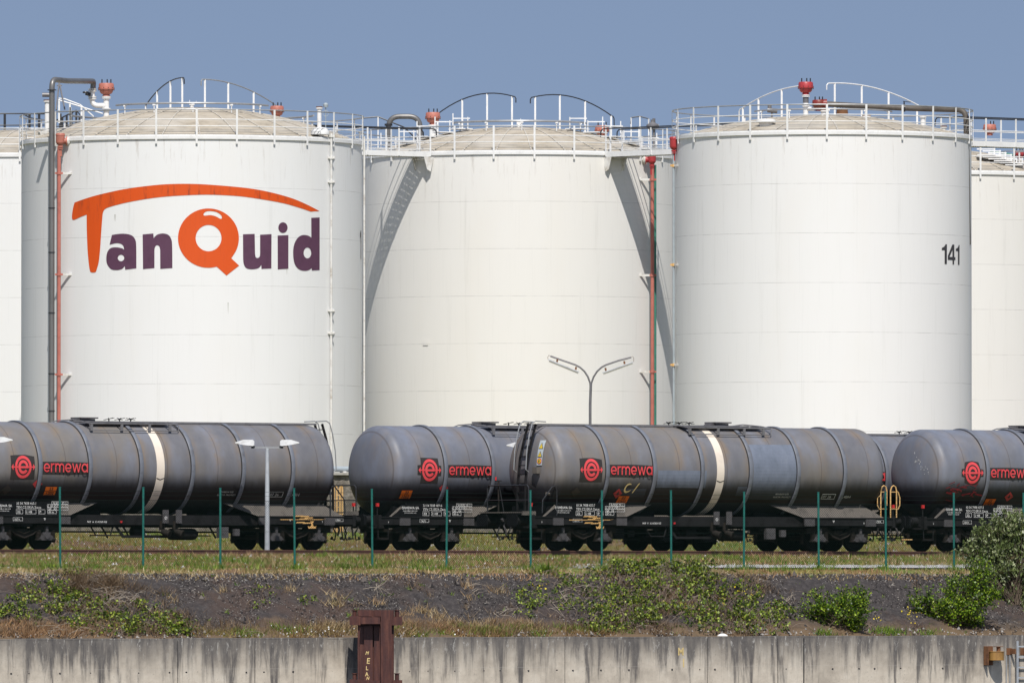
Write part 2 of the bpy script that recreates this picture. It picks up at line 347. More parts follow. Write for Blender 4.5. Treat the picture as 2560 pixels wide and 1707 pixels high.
col = t.mix(t.math('MULTIPLY', t.step(a, .50, .68), t.math('MULTIPLY_ADD', hz, .6, .12)), (.68, .082, .002), (.20, .032, .012))
col = t.mix(t.math('MULTIPLY', t.step(b, .63, .67), .3), col, (.40, .05, .01)); M['logo_orange'] = t.out(col, .5)
M['logo_purple'] = worn('aubergine logo paint', (.10, .040, .078), .5, var=.15, scale=2)
M['logo_black'] = worn('faded black paint', (.045, .043, .047), .55, var=.4, scale=2)

# ------------------------------------------------------------------ 2D shapes -> surfaces
def spline(pts, sub=6):                                  # closed Catmull-Rom through the points; a third item marks a corner
    n = len(pts); out = []
    for i in range(n):
        p0, p1, p2, p3 = pts[i-1], pts[i], pts[(i+1) % n], pts[(i+2) % n]
        a = Vector(p1[:2]); b = Vector(p2[:2])
        if len(p1) > 2 and len(p2) > 2: out.append(a); continue
        ta = (b - a) * .5 if len(p1) > 2 else (b - Vector(p0[:2])) * .5
        tb = (b - a) * .5 if len(p2) > 2 else (Vector(p3[:2]) - a) * .5
        for k in range(sub):
            t = k / sub; h = (2*t**3 - 3*t**2 + 1, t**3 - 2*t**2 + t, -2*t**3 + 3*t**2, t**3 - t**2)
            out.append(a * h[0] + ta * h[1] + b * h[2] + tb * h[3])
    return out
def ell(cx, cy, rx, ry, n=40, a0=0, a1=2*PI): return [Vector((cx + rx*math.cos(a0 + (a1-a0)*k/n), cy + ry*math.sin(a0 + (a1-a0)*k/n))) for k in range(n)]
def shape_mesh(loops_list, cutx=None, cuty=None):        # list of [outer, hole, ...]; returns a bmesh in 2D, cut into strips
    bm = bmesh.new()
    for li, loops in enumerate(loops_list):
        flat = [p for l in loops for p in l]; vs = [bm.verts.new((p[0], p[1], li * .0007)) for p in flat]
        for tri in tessellate_polygon([[Vector((p[0], p[1], 0)) for p in l] for l in loops]):
            try: bm.faces.new([vs[i] for i in tri])
            except ValueError: pass
    for ax, step in ((0, cutx), (1, cuty)):
        if not step: continue
        lo = min(v.co[ax] for v in bm.verts); hi = max(v.co[ax] for v in bm.verts); c = lo + step
        while c < hi:
            co = [0, 0, 0]; co[ax] = c; no = [0, 0, 0]; no[ax] = 1
            bmesh.ops.bisect_plane(bm, geom=bm.verts[:] + bm.edges[:] + bm.faces[:], plane_co=co, plane_no=no); c += step
    return bm
def wrap(bm, fn, name, mat, parent, **kw):
    for v in bm.verts: z = v.co.z; v.co = fn(v.co.x, v.co.y); v.co.y -= z
    me = bpy.data.meshes.new(name); bm.to_mesh(me); bm.free(); me.materials.append(mat); me.update()
    return link(name, me, parent, **kw)
def text_bm(txt, size, sx=1.0, bold=0.0, cut=None, space=1.0):
    cu = bpy.data.curves.new('t', 'FONT'); cu.body = txt; cu.size = size; cu.offset = bold; cu.resolution_u = 3; cu.space_character = space; cu.align_x = 'LEFT'
    ob = bpy.data.objects.new('t', cu); me = bpy.data.meshes.new_from_object(ob)
    bm = bmesh.new(); bm.from_mesh(me); bpy.data.objects.remove(ob); bpy.data.meshes.remove(me); bpy.data.curves.remove(cu)
    for v in bm.verts: v.co.x *= sx
    return bm
def join_bm(a, b, dx=0, dy=0):
    me = bpy.data.meshes.new('j')
    for v in b.verts: v.co.x += dx; v.co.y += dy
    b.to_mesh(me); a.from_mesh(me); bpy.data.meshes.remove(me); b.free(); return a
def bm_w(bm): xs = [v.co.x for v in bm.verts]; return (max(xs) - min(xs)) if xs else 0

# ------------------------------------------------------------------ ground, water, quay wall, bund wall
def build_ground():
    us = [-900, -500, -300] + list(np.arange(160, 260, .22)) + [300, 500, 900, 1500, 2500]
    us = [-2500, -900, -300, 0, 100, 150] + list(np.arange(160, 262, .25)) + [270, 300, 360, 500, 900, 2500]
    vs = [264.02] + list(np.arange(264.2, 270, .14)) + list(np.arange(270.2, 300, .8)) + list(np.arange(300, 327, 1.0)) + [325.02, 330, 345, 380, 450, 600, 1000, 2500]
    vs = sorted(set(round(float(v), 3) for v in vs)); us = sorted(set(round(float(u), 3) for u in us))
    co = []
    for v in vs:
        for u in us:
            z = gz(v)
            if 264.3 < v < 324 and 155 < u < 265:
                amp = .16 if v < 268.4 else (.05 if v < 297 else .03)
                z += (noise.noise((u * .8, v * .8, 0)) + .5 * noise.noise((u * 2.1, v * 2.1, 3)) + .35 * noise.noise((u * 5, v * 5, 7))) * amp
            co.append((u, v, z))
    n = len(us); fs = [(j*n+i, j*n+i+1, (j+1)*n+i+1, (j+1)*n+i) for j in range(len(vs)-1) for i in range(n-1)]
    me = bpy.data.meshes.new('ground'); me.from_pydata(co, [], fs); me.materials.append(M['ground']); me.shade_smooth(); me.update()
    o = link('ground', me, kind='structure'); o.rotation_euler = (0, 0, AY)
build_ground()
wt = MB().add([(-3000, -800, -6.2), (3000, -800, -6.2), (3000, 2600, -6.2), (-3000, 2600, -6.2)], [(0,1,2,3)]).build('water', M['water'], smooth=0, kind='structure')

wallo = empty('quay_wall', UV(215, 264.0, 0), 'long pale concrete quay wall with dark vertical drip stains along its top', 'wall', rz=AY)
mb = MB(); mb.bb((-120, -.35, -9), (120, 0.0, -2.80)); mb.build('wall_face', M['quay'], wallo, smooth=0)
mb = MB(); x = -40.0
while x < 40:                                            # coping with chipped, uneven stones of mortar
    wd = random.uniform(.3, .9); mb.bb((x, -.353 + random.uniform(-.003, .003), -2.805), (x + wd, .25, -2.77 + random.uniform(-.008, .015))); x += wd + .002
mb.build('coping', M['quay'], wallo, smooth=0)
du = lambda px: u_at(px, 263.65) - 215
jn = MB(); 
for px in (444, 637.5, 1045.7, 1412, 1768, 1943.8): jn.bb((du(px) - .007, -.356, -9), (du(px) + .007, -.34, -2.83))
jn.bb((du(2009) - .02, -.358, -9), (du(2009) + .02, -.34, -2.83)); jn.build('expansion_joint', M['fender_black'], wallo, smooth=0)
th = MB(); pxs = [28, 73, 150, 227, 347, 424, 466, 616, 660, 733, 1024, 1070, 1137, 1210, 1250, 1321, 1392, 1432, 1502, 1572, 1680, 1749, 1787, 1965, 2081, 2147, 2186, 2251, 2356]
for px in pxs:
    th.cyl((du(px), -.3535 - random.uniform(0, .002), -3.78 + random.uniform(-.02, .02)), (du(px), -.34, -3.78), random.choice([.02, .03, .035]), 10)
th.build('formwork_hole', M['char'], wallo, smooth=0)
fnw = lambda px0, py0, s: (lambda x, y: Vector((du(px0) + x, -.3545, -2.8 - (py0 - 1592) / 80.0 + y)))
bm = text_bm('M', .33, .95, .008); wrap(bm, fnw(1694, 1635, 1), 'painted_letter', M['chalk'], wallo)
bm = text_bm('I', .36, .9, .008); wrap(bm, fnw(1706, 1664, 1), 'painted_letter', M['chalk'], wallo)

bund = empty('bund_wall', UV(230, 325, 0), 'rough grey rubble retaining wall behind the tank wagons', 'wall', rz=AY)
mb = MB(); nx = 500; prof = [(.0, .3), (-.05, 1.0), (.0, 1.8), (-.03, 2.86)]
vs = []; 
for k in range(nx + 1):
    for j in range(9):
        z = .3 + (2.86 - .3) * j / 8; xx = -50 + k * .2
        vs.append((xx, -.1 + .07 * noise.noise((xx * 1.7, z * 1.7, 1)) + .05 * noise.noise((xx * 5, z * 5, 1)), z))
fs = [(k*9+j, (k+1)*9+j, (k+1)*9+j+1, k*9+j+1) for k in range(nx) for j in range(8)]; mb.add(vs, fs); mb.bb((-50, .05, .3), (50, 1.0, 2.84)); mb.build('wall_face', M['bund'], bund, smooth=0)
mb = MB(); mb.bb((-50, -.22, 2.87), (50, 1.02, 2.96)); mb.build('coping', M['concrete_slab'], bund, smooth=0)

# service pipe along the top of the bund
sp_ = empty('service_pipe', UV(230, 325.4, 0), 'pale grey pipeline lying along the top of the rubble wall', 'pipe', rz=AY)
MB().cyl((-50, 0, 3.10), (50, 0, 3.10), .10, 12).build('pipe_run', M['bluepipe'], sp_)
[MB().bb((x - .05, -.14, 2.96), (x + .05, .14, 3.02)).build('pipe_saddle', M['offwhite'], sp_, smooth=0) for x in range(-18, 24, 3)]

# ------------------------------------------------------------------ railway tracks
def track(v, label):
    t = empty('railway_track', UV(215, v, 0), label, 'railway track', 'railway tracks in the yard', AY)
    for s in (-1, 1):
        mb = MB(); y = s * .7525
        mb.prism([(y-.075, -.172), (y+.075, -.172), (y+.075, -.155), (y+.012, -.13), (y+.012, -.045), (y+.036, -.035), (y+.036, 0), (y-.036, 0), (y-.036, -.035), (y-.012, -.045), (y-.012, -.13), (y-.075, -.155)], 'x', -90, 110)
        mb.build('rail', M['rail'], t, smooth=0)
    mb = MB(); [mb.bb((x * .62 - .13, -1.3, -.36), (x * .62 + .13, 1.3, -.174)) for x in range(-90, 110)]
    mb.build('sleepers', M['sleeper'], t, smooth=0, kind='stuff')
VA, VB = 301.0, 305.2
track(VA, 'rusty railway track nearest the green fence, half sunk in grass')
track(VB, 'rusty railway track farther from the fence, under the rear tank wagons')

# ------------------------------------------------------------------ storage tanks
ZR = 18.75; ZB = 2.0                                     # rim height, ground behind the bund
def valve(mb_h, c, s=1.0, bolts=True):                   # bowl-shaped breather valve: bowl, flange, lid
    p = [(.0, 0), (.20, .0), (.20, .05), (.17, .07), (.17, .10), (.27, .14), (.33, .22), (.36, .33), (.41, .34), (.43, .37), (.43, .41), (.40, .42), (.39, .62), (.35, .68), (.0, .70)]
    mb_h.lathe([(r * s, h * s) for r, h in p], c, 24)
def ball(mb, c, r, n=10): mb.lathe([(r * math.sin(PI*k/6), -r * math.cos(PI*k/6)) for k in range(7)], c, n)
class Tank:
    def __init__(s, px, Y, R, label, mat, rise, post0, npost, skip=None, group='white cylindrical storage tanks'):
        s.X = (px - 1280) * Y / F; s.Y = Y; s.R = R; s.O = Vector((s.X, Y, ZB)); s.rise = rise; s.px = px
        t = s.t = empty('storage_tank', s.O, label, 'storage tank', group)
        H = ZR - ZB
        mb = MB(); mb.lathe([(R, 0), (R, H)], n=160); s.shell = mb.build('shell', mat, t)
        mb = MB(); mb.lathe([(R - .02, H - .04), (R + .07, H - .04), (R + .07, H + .10), (R + .03, H + .10), (R + .03, H + .16), (R - .1, H + .16)], n=160); mb.build('rim_band', M['white'], t)
        mb = MB(); mb.lathe([(R - .05 - (R - .05) * k / 14, H + .06 + rise * (1 - (1 - k / 14) ** 2)) for k in range(15)][:-1] + [(.02, H + .06 + rise)], n=96)
        roof = mb.build('roof', M['roof'], t)
        mb = MB(); nr = 28
        for k in range(nr):
            a = 2 * PI * (k + .35) / nr
            pts = [(math.sin(a) * r, -math.cos(a) * r, s.rz(r) + .016) for r in [.5 + (R - .6) * q / 10 for q in range(11)]]
            for p, q in zip(pts, pts[1:]): mb.bar(p, q, .05, .02)
        mb.build('roof_ribs', M['rib'], roof)
        # guard rail round the rim
        rr = R + .06; h0 = H + .12
        def ring(z, r_, n=144): return [(rr * math.sin(2*PI*k/n), -rr * math.cos(2*PI*k/n), z) for k in range(n + 1)]
        mb = MB()
        for z, wd in ((h0 + .42, .022), (h0 + .72, .022)): mb.tube(ring(z, 0), wd, 6, caps=False)
        rail = mb.build('guard_rail', M['white'], t)
        mb = MB(); mb.tube(ring(h0 + 1.16, 0), .03, 6, caps=False); mb.build('top_rail', M['gal'], rail)
        mb = MB(); mb.tube(ring(h0 + .27, 0), .009, 4, caps=False); mb.tube(ring(h0 + .20, 0), .007, 4, caps=False); mb.build('guard_wire', M['gal'], rail)
        proto = None
        for k in range(npost):
            a = R_(post0) + 2 * PI * k / npost
            if proto is None:
                mb = MB(); mb.bb((-.045, -.012, -.42), (.045, .012, 1.13)); mb.bb((-.03, .0, -.42), (.03, .05, -.30)); po = proto = mb.build('rail_post', M['white'], rail, smooth=0)
            else: po = proto.copy(); COL.objects.link(po); po.parent = rail
            po.location = (rr * math.sin(a) * 1.003, -rr * math.cos(a) * 1.003, h0 + .05); po.rotation_euler = (0, 0, a)
        s.rail = rail
    def rz(s, r): return ZR - ZB + .06 + s.rise * (1 - (r / s.R) ** 2)
    def at(s, px, py, dy=0.0): return P(px, py, s.Y + dy) - s.O
    def on(s, px, py, off=0.0):                          # point of the shell seen at photo px, py
        k = (px - 1280) / F; R = s.R + off; Y = s.Y
        for _ in range(30):
            dx = k * Y - s.X; Y = s.Y - math.sqrt(max(0, R * R - dx * dx))
        return Vector((k * Y, Y, CZ + (HY - py) * Y / F)) - s.O
    def surf(s, a, z, off=0.0): return Vector((math.sin(a) * (s.R + off), -math.cos(a) * (s.R + off), z))
    def roofpt(s, px, dy, up=0.0):
        X = (px - 1280) * (s.Y + dy) / F - s.X; return Vector((X, dy, s.rz(math.hypot(X, dy)) + up))
    def decal(s, loops, mat, name, cut=.35, off=.012):
        bm = shape_mesh(loops, cutx=cut * 55); return wrap(bm, lambda x, y: s.on(x, y, off), name, mat, s.shell)
    def hoop(s, pxa, pya, pxb, pyb, dya, dyb, posts, mat, bend=.0, hookA=1, hookB=0, feet=True):  # arched hand rail over the roof
        a, b = s.at(pxa, pya, dya), s.at(pxb, pyb, dyb); n = 12; pts = []
        for k in range(n + 1):
            q = k / n; p = a.lerp(b, q); p.z += bend * 4 * q * (1 - q); pts.append(p)
        d = (a - b).normalized(); d.z = 0
        if hookA: pts = [pts[0] + d * .16 + Vector((0, 0, -.30)), pts[0] + d * .16 + Vector((0, 0, -.10)), pts[0] + d * .08 + Vector((0, 0, -.01))] + pts
        if hookB: pts = pts + [pts[-1] - d * .08 + Vector((0, 0, -.02)), pts[-1] - d * .14 + Vector((0, 0, -.12)), pts[-1] - d * .15 + Vector((0, 0, -.55))]
        hr = MB().tube(pts, .028, 8).build('roof_hand_rail', mat, s.t)
        for q in posts:
            p = a.lerp(b, q); p.z += bend * 4 * q * (1 - q) - .02; r = math.hypot(p.x, p.y)
            MB().bb((p.x - .042, p.y - .015, s.rz(r) - .05), (p.x + .042, p.y + .015, p.z)).build('rail_post', M['white'], hr, smooth=0)
    def bowl(s, px, py_top, dy, mat, sc, stem=M['white'], stemr=.13, low=False, name='breather_valve'):
        c = s.at(px, py_top, dy); c.z -= .70 * sc
        mb = MB(); valve(mb, c, sc); v = mb.build(name, mat, s.t)
        mb = MB()
        for dx in (-.22, .05, .24): mb.cyl(c + Vector((dx * sc, -.1, .68 * sc)), c + Vector((dx * sc, -.1, .88 * sc)), .028, 8)
        for k in range(10): a = 2*PI*k/10; mb.cyl(c + Vector((math.cos(a) * .40 * sc, math.sin(a) * .40 * sc, .30 * sc)), c + Vector((math.cos(a) * .40 * sc, math.sin(a) * .40 * sc, .46 * sc)), .02, 6)
        mb.build('bolts', M['black'], v)
        if not low:
            zr = s.rz(min(s.R, math.hypot(c.x, c.y))) - .1; mb = MB(); mb.cyl((c.x, c.y, zr), (c.x, c.y, c.z), stemr, 16)
            for z in (c.z - .02, c.z - .08, zr + .55, zr + .62): mb.cyl((c.x, c.y, z - .02), (c.x, c.y, z + .02), stemr * 1.6, 16)
            mb.build('valve_stem', stem, s.t)
        return c
    def downpipe(s, px, y0, y1, r, mat, off, brackets, boxmat=None, boxr=.2, bm=None, side=1, clamp=None, box=None):
        top = s.on(px, y0, off); x, y = top.x, top.y
        mb = MB(); mb.cyl((x, y, 0), (x, y, top.z), r, 16); p = mb.build('downpipe', mat, s.t)
        for by in brackets:
            z = CZ + (HY - by) * (s.Y + y) / F - ZB
            th = math.atan2(x, -y); th2 = th + side * .055; q = s.surf(th2, z, -.02)
            mb = MB(); mb.bar((x, y, z), (q.x, q.y, z), .07, .10); br = mb.build('pipe_bracket', M['offwhite'], p, smooth=0)
            mb = MB(); mb.cyl((x, y, z - .06), (x, y, z + .06), r + .035, 16); mb.bar((x - r - .1, y - .02, z), (x + r + .1, y - .02, z), .05, .08); mb.build('pipe_clamp', clamp or mat, p)
        if box:
            bx, by0, by1, br_ = box; c = s.at(bx, by1, y); hgt = (by1 - by0) * (s.Y + y) / F
            mb = MB(); mb.lathe([(0, 0), (br_ * .55, 0), (br_ * .95, .1), (br_, .14), (br_, hgt - .12), (br_ * 1.06, hgt - .11), (br_ * 1.06, hgt - .05), (br_ * .9, hgt), (0, hgt)], c, 20)
            mb.cyl(c + Vector((0, 0, -.02)), c + Vector((0, 0, -.10)), br_ * .62, 16); mb.cyl(c + Vector((0, 0, -.14)), c + Vector((0, 0, -.18)), br_ * .62, 16); mb.cyl(c + Vector((0, 0, -.5)), c, r, 12)
            d = Vector((-x, -y, 0)).normalized(); sd_ = Vector((d.y, -d.x, 0)) * -side
            e = c + Vector((0, 0, hgt * .35)); mb.cyl(e, e + Vector((side * (br_ + .08), .05, 0)), .13, 14); mb.cyl(e + Vector((side * (br_ + .06), .05, 0)), e + Vector((side * (br_ + .12), .05, 0)), .2, 16)
            v = mb.build('foam_chamber', boxmat, s.t)
            mb = MB(); mb.cyl(e + Vector((side * (br_ + .12), .05, 0)), e + Vector((side * (br_ + .35), .32, 0)), .15, 14); mb.cyl(e + Vector((side * (br_ + .12), .05, 0)), e + Vector((side * (br_ + .17), .05, 0)), .2, 16)
            mb.box(e + Vector((side * (br_ + .32), .25, .02)), (.22, .3, .34)); mb.build('inlet_elbow', M['offwhite'], v)
        return p
    def stub(s, px, py_top, dy, r, name='roof_stub', flange=True):
        c = s.at(px, py_top, dy); zr = s.rz(min(s.R, math.hypot(c.x, c.y))) - .05
        mb = MB(); mb.cyl((c.x, c.y, zr), (c.x, c.y, c.z), r, 16)
        if flange: mb.cyl((c.x, c.y, c.z - .05), (c.x, c.y, c.z), r * 1.55, 18)
        o = mb.build(name, M['white'], s.t)
        if flange: MB().cyl((c.x, c.y, c.z - .0), (c.x, c.y, c.z + .05), r * 1.5, 18).build('flange', M['rust'], o)
        return c
    def ringpipe(s, r, z, a0, a1, rad=.05, mat=None, name='foam_ring_pipe', supports=5):
        pts = [(r * math.sin(a0 + (a1 - a0) * k / 30), -r * math.cos(a0 + (a1 - a0) * k / 30), z) for k in range(31)]
        o = MB().tube(pts, rad, 8).build(name, mat or M['gal'], s.t)
        for k in range(supports):
            mb = MB(); a = a0 + (a1 - a0) * (k + .5) / supports; p = Vector((r * math.sin(a), -r * math.cos(a), z))
            mb.cyl((p.x, p.y, s.rz(r)), (p.x, p.y, z - rad), .025, 8); mb.box((p.x, p.y, z - rad - .02), (.14, .1, .06))
            mb.build('pipe_support', M['white'], o)

# ---- left tank with the big logo
TL = Tank(479, 490, 7.73, 'white storage tank with the large orange and purple logo', M['tank_a'], 1.62, 3.3, 27)
def Z(pts, ox=100, oy=420, sc=2.94): return [((p[0] / sc + ox, p[1] / sc + oy) + tuple(p[2:])) for p in pts]
c = 1
Tsh = spline(Z([(262,250),(380,210),(500,180),(620,155),(760,135),(900,121),(1050,116),(1200,120),(1400,135),(1560,153),(1700,180),(1850,222),(1960,268),(2054,316,c),(1990,320,c),(1900,290),(1780,257),(1600,225),(1450,206),(1250,196),(1080,200),(900,212),(750,232),(620,257),(520,283),(478,300),(462,325),(457,360),(450,450),(440,600),(430,690),(415,745),(405,765),(375,766),(365,750),(357,700),(348,600),(342,450),(341,342,c),(300,358),(262,376),(240,380),(233,365),(235,330),(243,285),(250,262)]))
a0 = math.atan2(148, 168); a1 = math.atan2(213, 60)
Qo = ell(1237, 515, 224, 218, 60, a1, a0 + 2*PI) + [Vector((1405, 663)), Vector((1463, 717)), Vector((1370, 790))]
Qh = ell(1238, 515, 95, 97, 40); Qs = spline([(1200,340),(1215,322),(1250,316),(1300,325),(1332,350),(1335,370),(1322,372),(1290,355),(1250,346),(1210,350)], 3)
zz = lambda L: [Vector((p[0] / 2.94 + 100, p[1] / 2.94 + 420)) for p in L]
TL.decal([[Tsh], [zz(Qo), zz(Qh), zz(Qs)]], M['logo_orange'], 'logo_mark')
A_ = spline(Z([(527,492,c),(580,484),(630,484),(675,497),(700,530),(706,580),(707,737,c),(625,747,c),(622,720,c),(600,742),(560,750),(520,742),(492,705),(486,660),(495,615),(520,588),(560,583),(600,590),(617,600,c),(612,575),(595,558),(560,552),(510,563,c)]))
N_ = spline(Z([(753,488,c),(832,481,c),(834,515,c),(860,490),(900,481),(940,490),(962,520),(970,565),(972,735,c),(883,741,c),(882,600,c),(875,575),(858,567),(845,578),(840,600,c),(840,735,c),(756,743,c)]))
U_ = spline(Z([(1491,487,c),(1577,484,c),(1580,630,c),(1585,655),(1600,661),(1614,650),(1617,625,c),(1617,490,c),(1701,486,c),(1700,738,c),(1627,741,c),(1626,712,c),(1605,735),(1560,744),(1515,735),(1496,700),(1492,650,c)]))
I_ = spline(Z([(1746,496,c),(1825,493,c),(1825,740,c),(1747,745,c)]))
D_ = spline(Z([(1993,366,c),(2055,363,c),(2055,750,c),(1998,753,c),(1997,735,c),(1975,750),(1940,755),(1900,742),(1870,700),(1860,625),(1868,560),(1895,512),(1930,493),(1970,497),(1994,512,c)]))
for L in ([A_, zz(ell(594, 661, 24, 24, 24))], [N_], [U_], [I_], [zz(ell(1785, 438, 34, 39, 30))], [D_, zz(ell(1965, 624, 28, 40, 30))]):
    TL.decal([L], M['logo_purple'], 'painted_letter')
def digits(T, f, mat):                                   # the figures 1, 4, 1 drawn in the pixel frame, f maps them
    g = lambda L: [f(p) for p in L]
    one = spline([(480,520,c),(520,500),(550,465),(558,441,c),(592,441,c),(590,870,c),(542,870,c),(543,568,c),(480,567,c)], 3)
    four = [(710,447),(752,447),(752,720),(776,722),(776,783),(748,783),(748,877),(714,877),(714,783),(612,778),(612,690)]
    hole = [(712,560),(712,718),(647,715)]
    one2 = spline([(785,540,c),(815,525),(840,490),(848,458,c),(866,458,c),(864,886,c),(832,886,c),(833,588,c),(785,582,c)], 3)
    return [g(one)], [g([Vector(p) for p in four]), g([Vector(p) for p in hole])], [g(one2)]
# the edge-on figure of the left tank
bm = shape_mesh([[[Vector((0, 1.15)), Vector((0, .95)), Vector((.2, 1.0)), Vector((.2, 0)), Vector((.36, 0)), Vector((.36, 1.3)), Vector((.24, 1.3))]]])
wrap(bm, lambda x, y: TL.surf(1.425 + x / 7.73, 11.55 - .0 + y, .012), 'tank_number', M['logo_black'], TL.shell)
TL.hoop(457, 194, 362, 266, .6, 5.6, (.02, .33, .68, .98), M['black'], .32)
TL.hoop(508, 198, 695, 267, .6, 4.5, (.02, .33, .67), M['gal'], .30)
TL.bowl(265, 207, 1.5, M['salmon'], .88, stemr=.13)
TL.bowl(692, 264, 2.0, M['salmon'], .78, low=True)
c1 = TL.at(235, 218, 1.5); sx = TL.at(265, 262, 1.5)     # white elbow pipe from the valve stem
def path(T, pts, r, mat, name, n=10, rad=.35, seg=5, parent=None):
    P3 = [Vector(p) for p in pts]; out = [P3[0]]
    for a, b, d in zip(P3, P3[1:], P3[2:]):
        u = (a - b).normalized(); w_ = (d - b).normalized(); k = min(rad, (a-b).length*.45, (d-b).length*.45)
        for q in range(seg + 1):
            f = q / seg; out.append((b + u*k) * (1-f)**2 + b * 2*f*(1-f) + (b + w_*k) * f**2)
    out.append(P3[-1]); return MB().tube(out, r, n).build(name, mat, parent or T.t)
path(TL, [TL.at(230, 228, 1.5), TL.at(229, 264, 1.5), TL.at(266, 264, 1.5)], .12, M['white'], 'vent_elbow', 14, .5)
mb = MB(); 
for py in (229, 248): p = TL.at(230, py, 1.5); mb.cyl(p, p + Vector((0, 0, .05)), .19, 18); mb.cyl(p + Vector((0,0,.08)), p + Vector((0, 0, .13)), .19, 18)
mb.build('pipe_flange', M['offwhite'], TL.t)
mb = MB(); p = TL.at(213, 233, 1.4); mb.cyl(p, p + Vector((.22, 0, -.06)), .09, 10); mb.lathe([(.12, 0), (.14, .04), (.12, .08)], p, 14); mb.bar(p, TL.at(226, 236, 1.5), .05, .05); mb.build('hand_wheel', M['black'], TL.t)
topL = TL.on(129, 250, .55); zt = TL.at(129, 198, topL.y).z
pp = path(TL, [(topL.x, topL.y, 0), (topL.x, topL.y, zt), (topL.x + .6, topL.y + 1.6, zt), TL.at(233, 203, 1.5) , TL.at(231, 228, 1.5)], .125, M['pipe'], 'vapour_pipe', 20, .42, 8)
mb = MB(); 
for py in (225, 520, 631, 782, 934, 1027): z = TL.at(129, py, topL.y).z; mb.cyl((topL.x, topL.y, z - .02), (topL.x, topL.y, z + .02), .15 if py > 230 else .2, 20)
mb.build('pipe_collar', M['black'], pp)
mb = MB(); b0 = TL.at(147, 205, -1.2)
for q in ((140, 275), (161, 273)): mb.bar(b0, TL.at(q[0], q[1], -3), .06, .06)
mb.bar(TL.at(141, 214, -1.2), TL.at(154, 214, -1.2), .05, .05); mb.build('pipe_stand', M['grey_pole'], pp, smooth=0)
TL.downpipe(147, 365, 1200, .082, M['redpipe'], .36, (433, 686, 936), M['salmon'], side=1, box=(150, 333, 363, .20))
TL.downpipe(828, 334, 1200, .05, M['offwhite'], .12, (340, 394, 454, 776, 832), side=1, clamp=M['offwhite'])
TL.downpipe(910.5, 341, 1200, .045, M['offwhite'], .12, (), side=1)
TL.stub(117, 252, -1.0, .11); TL.stub(798, 269, -1.5, .10)
p = TL.at(117, 237, -1.0); MB().cyl(p + Vector((-.22, 0, 0)), p + Vector((.25, 0, 0)), .10, 14).build('relief_head', M['grey_pole'], TL.t)
p = TL.at(814, 268, -1.5); mb = MB(); mb.cyl(p + Vector((0, 0, -1.0)), p, .02, 8); mb.lathe([(.0, 0), (.1, .0), (.12, .12), (.06, .2), (0, .2)], p, 12); mb.tube([p + Vector((.0 + .13 * math.cos(a), 0, -.28 + .13 * math.sin(a))) for a in np.linspace(0, 2*PI, 14)], .012, 6); mb.build('level_gauge', M['bluepipe'], TL.t)
mb = MB(); p = TL.at(800, 331, -4.6); mb.lathe([(.0, .0), (.42, .0), (.42, .12), (.3, .3), (.0, .36)], p + Vector((0, 0, -.1)), 20); mb.build('roof_manhole', M['white'], TL.t)
TL.ringpipe(5.6, TL.rz(5.6) + .55, R_(100), R_(260), .045)
TL.ringpipe(3.6, TL.rz(3.6) + .42, R_(-70), R_(75), .045)
p = TL.at(482, 258, 0); mb = MB(); mb.cyl((0, 0, TL.rz(0) - .05), (0, 0, TL.rz(0) + .16), .08, 12); mb.box((0, 0, TL.rz(0) + .19), (.24, .2, .1)); mb.cyl((-.1, 0, TL.rz(0) + .2), (-.1, 0, TL.rz(0) + .36), .015, 6); mb.cyl((.18, 0, TL.rz(0) + .2), (.2, 0, TL.rz(0) + .32), .012, 6); mb.build('apex_vent', M['white'], TL.t)
# pale guard rail of the rear roof stair, left side
mb = MB(); pts = [TL.at(146, 246, 6), TL.at(160, 247, 6), TL.at(200, 262, 6), TL.at(232, 290, 6), TL.at(235, 300, 6)]; mb.tube(pts, .03, 8); pts2 = [TL.at(146, 250, 5.6), TL.at(200, 266, 5.6), TL.at(256, 284, 5.6)]; mb.tube(pts2, .03, 8)
for x, y in ((147, 248), (174, 256), (203, 268), (175, 268)): q = TL.at(x, y, 6); mb.bb((q.x - .04, q.y - .02, q.z - 1.1), (q.x + .04, q.y + .02, q.z))
mb.build('roof_stair_rail', M['white'], TL.t)
mb = MB(); p = TL.at(140, 330, -6.0); mb.bar(TL.at(97, 334, -5.2), TL.at(119, 328, -5.0), .25, .12); mb.build('rail_gate', M['offwhite'], TL.t)

for (px, py, w_, h_) in ((287, 536, 4, 18), (570, 756, 2.5, 30), (717, 672, 2, 16), (905, 930, 2, 8)):
    TL.decal([[[Vector((px - w_ / 2, py)), Vector((px + w_ / 2, py)), Vector((px + w_ * .1, py + h_)), Vector((px - w_ * .2, py + h_ * .7))]]], M['drip'], 'drip_mark', off=.008)
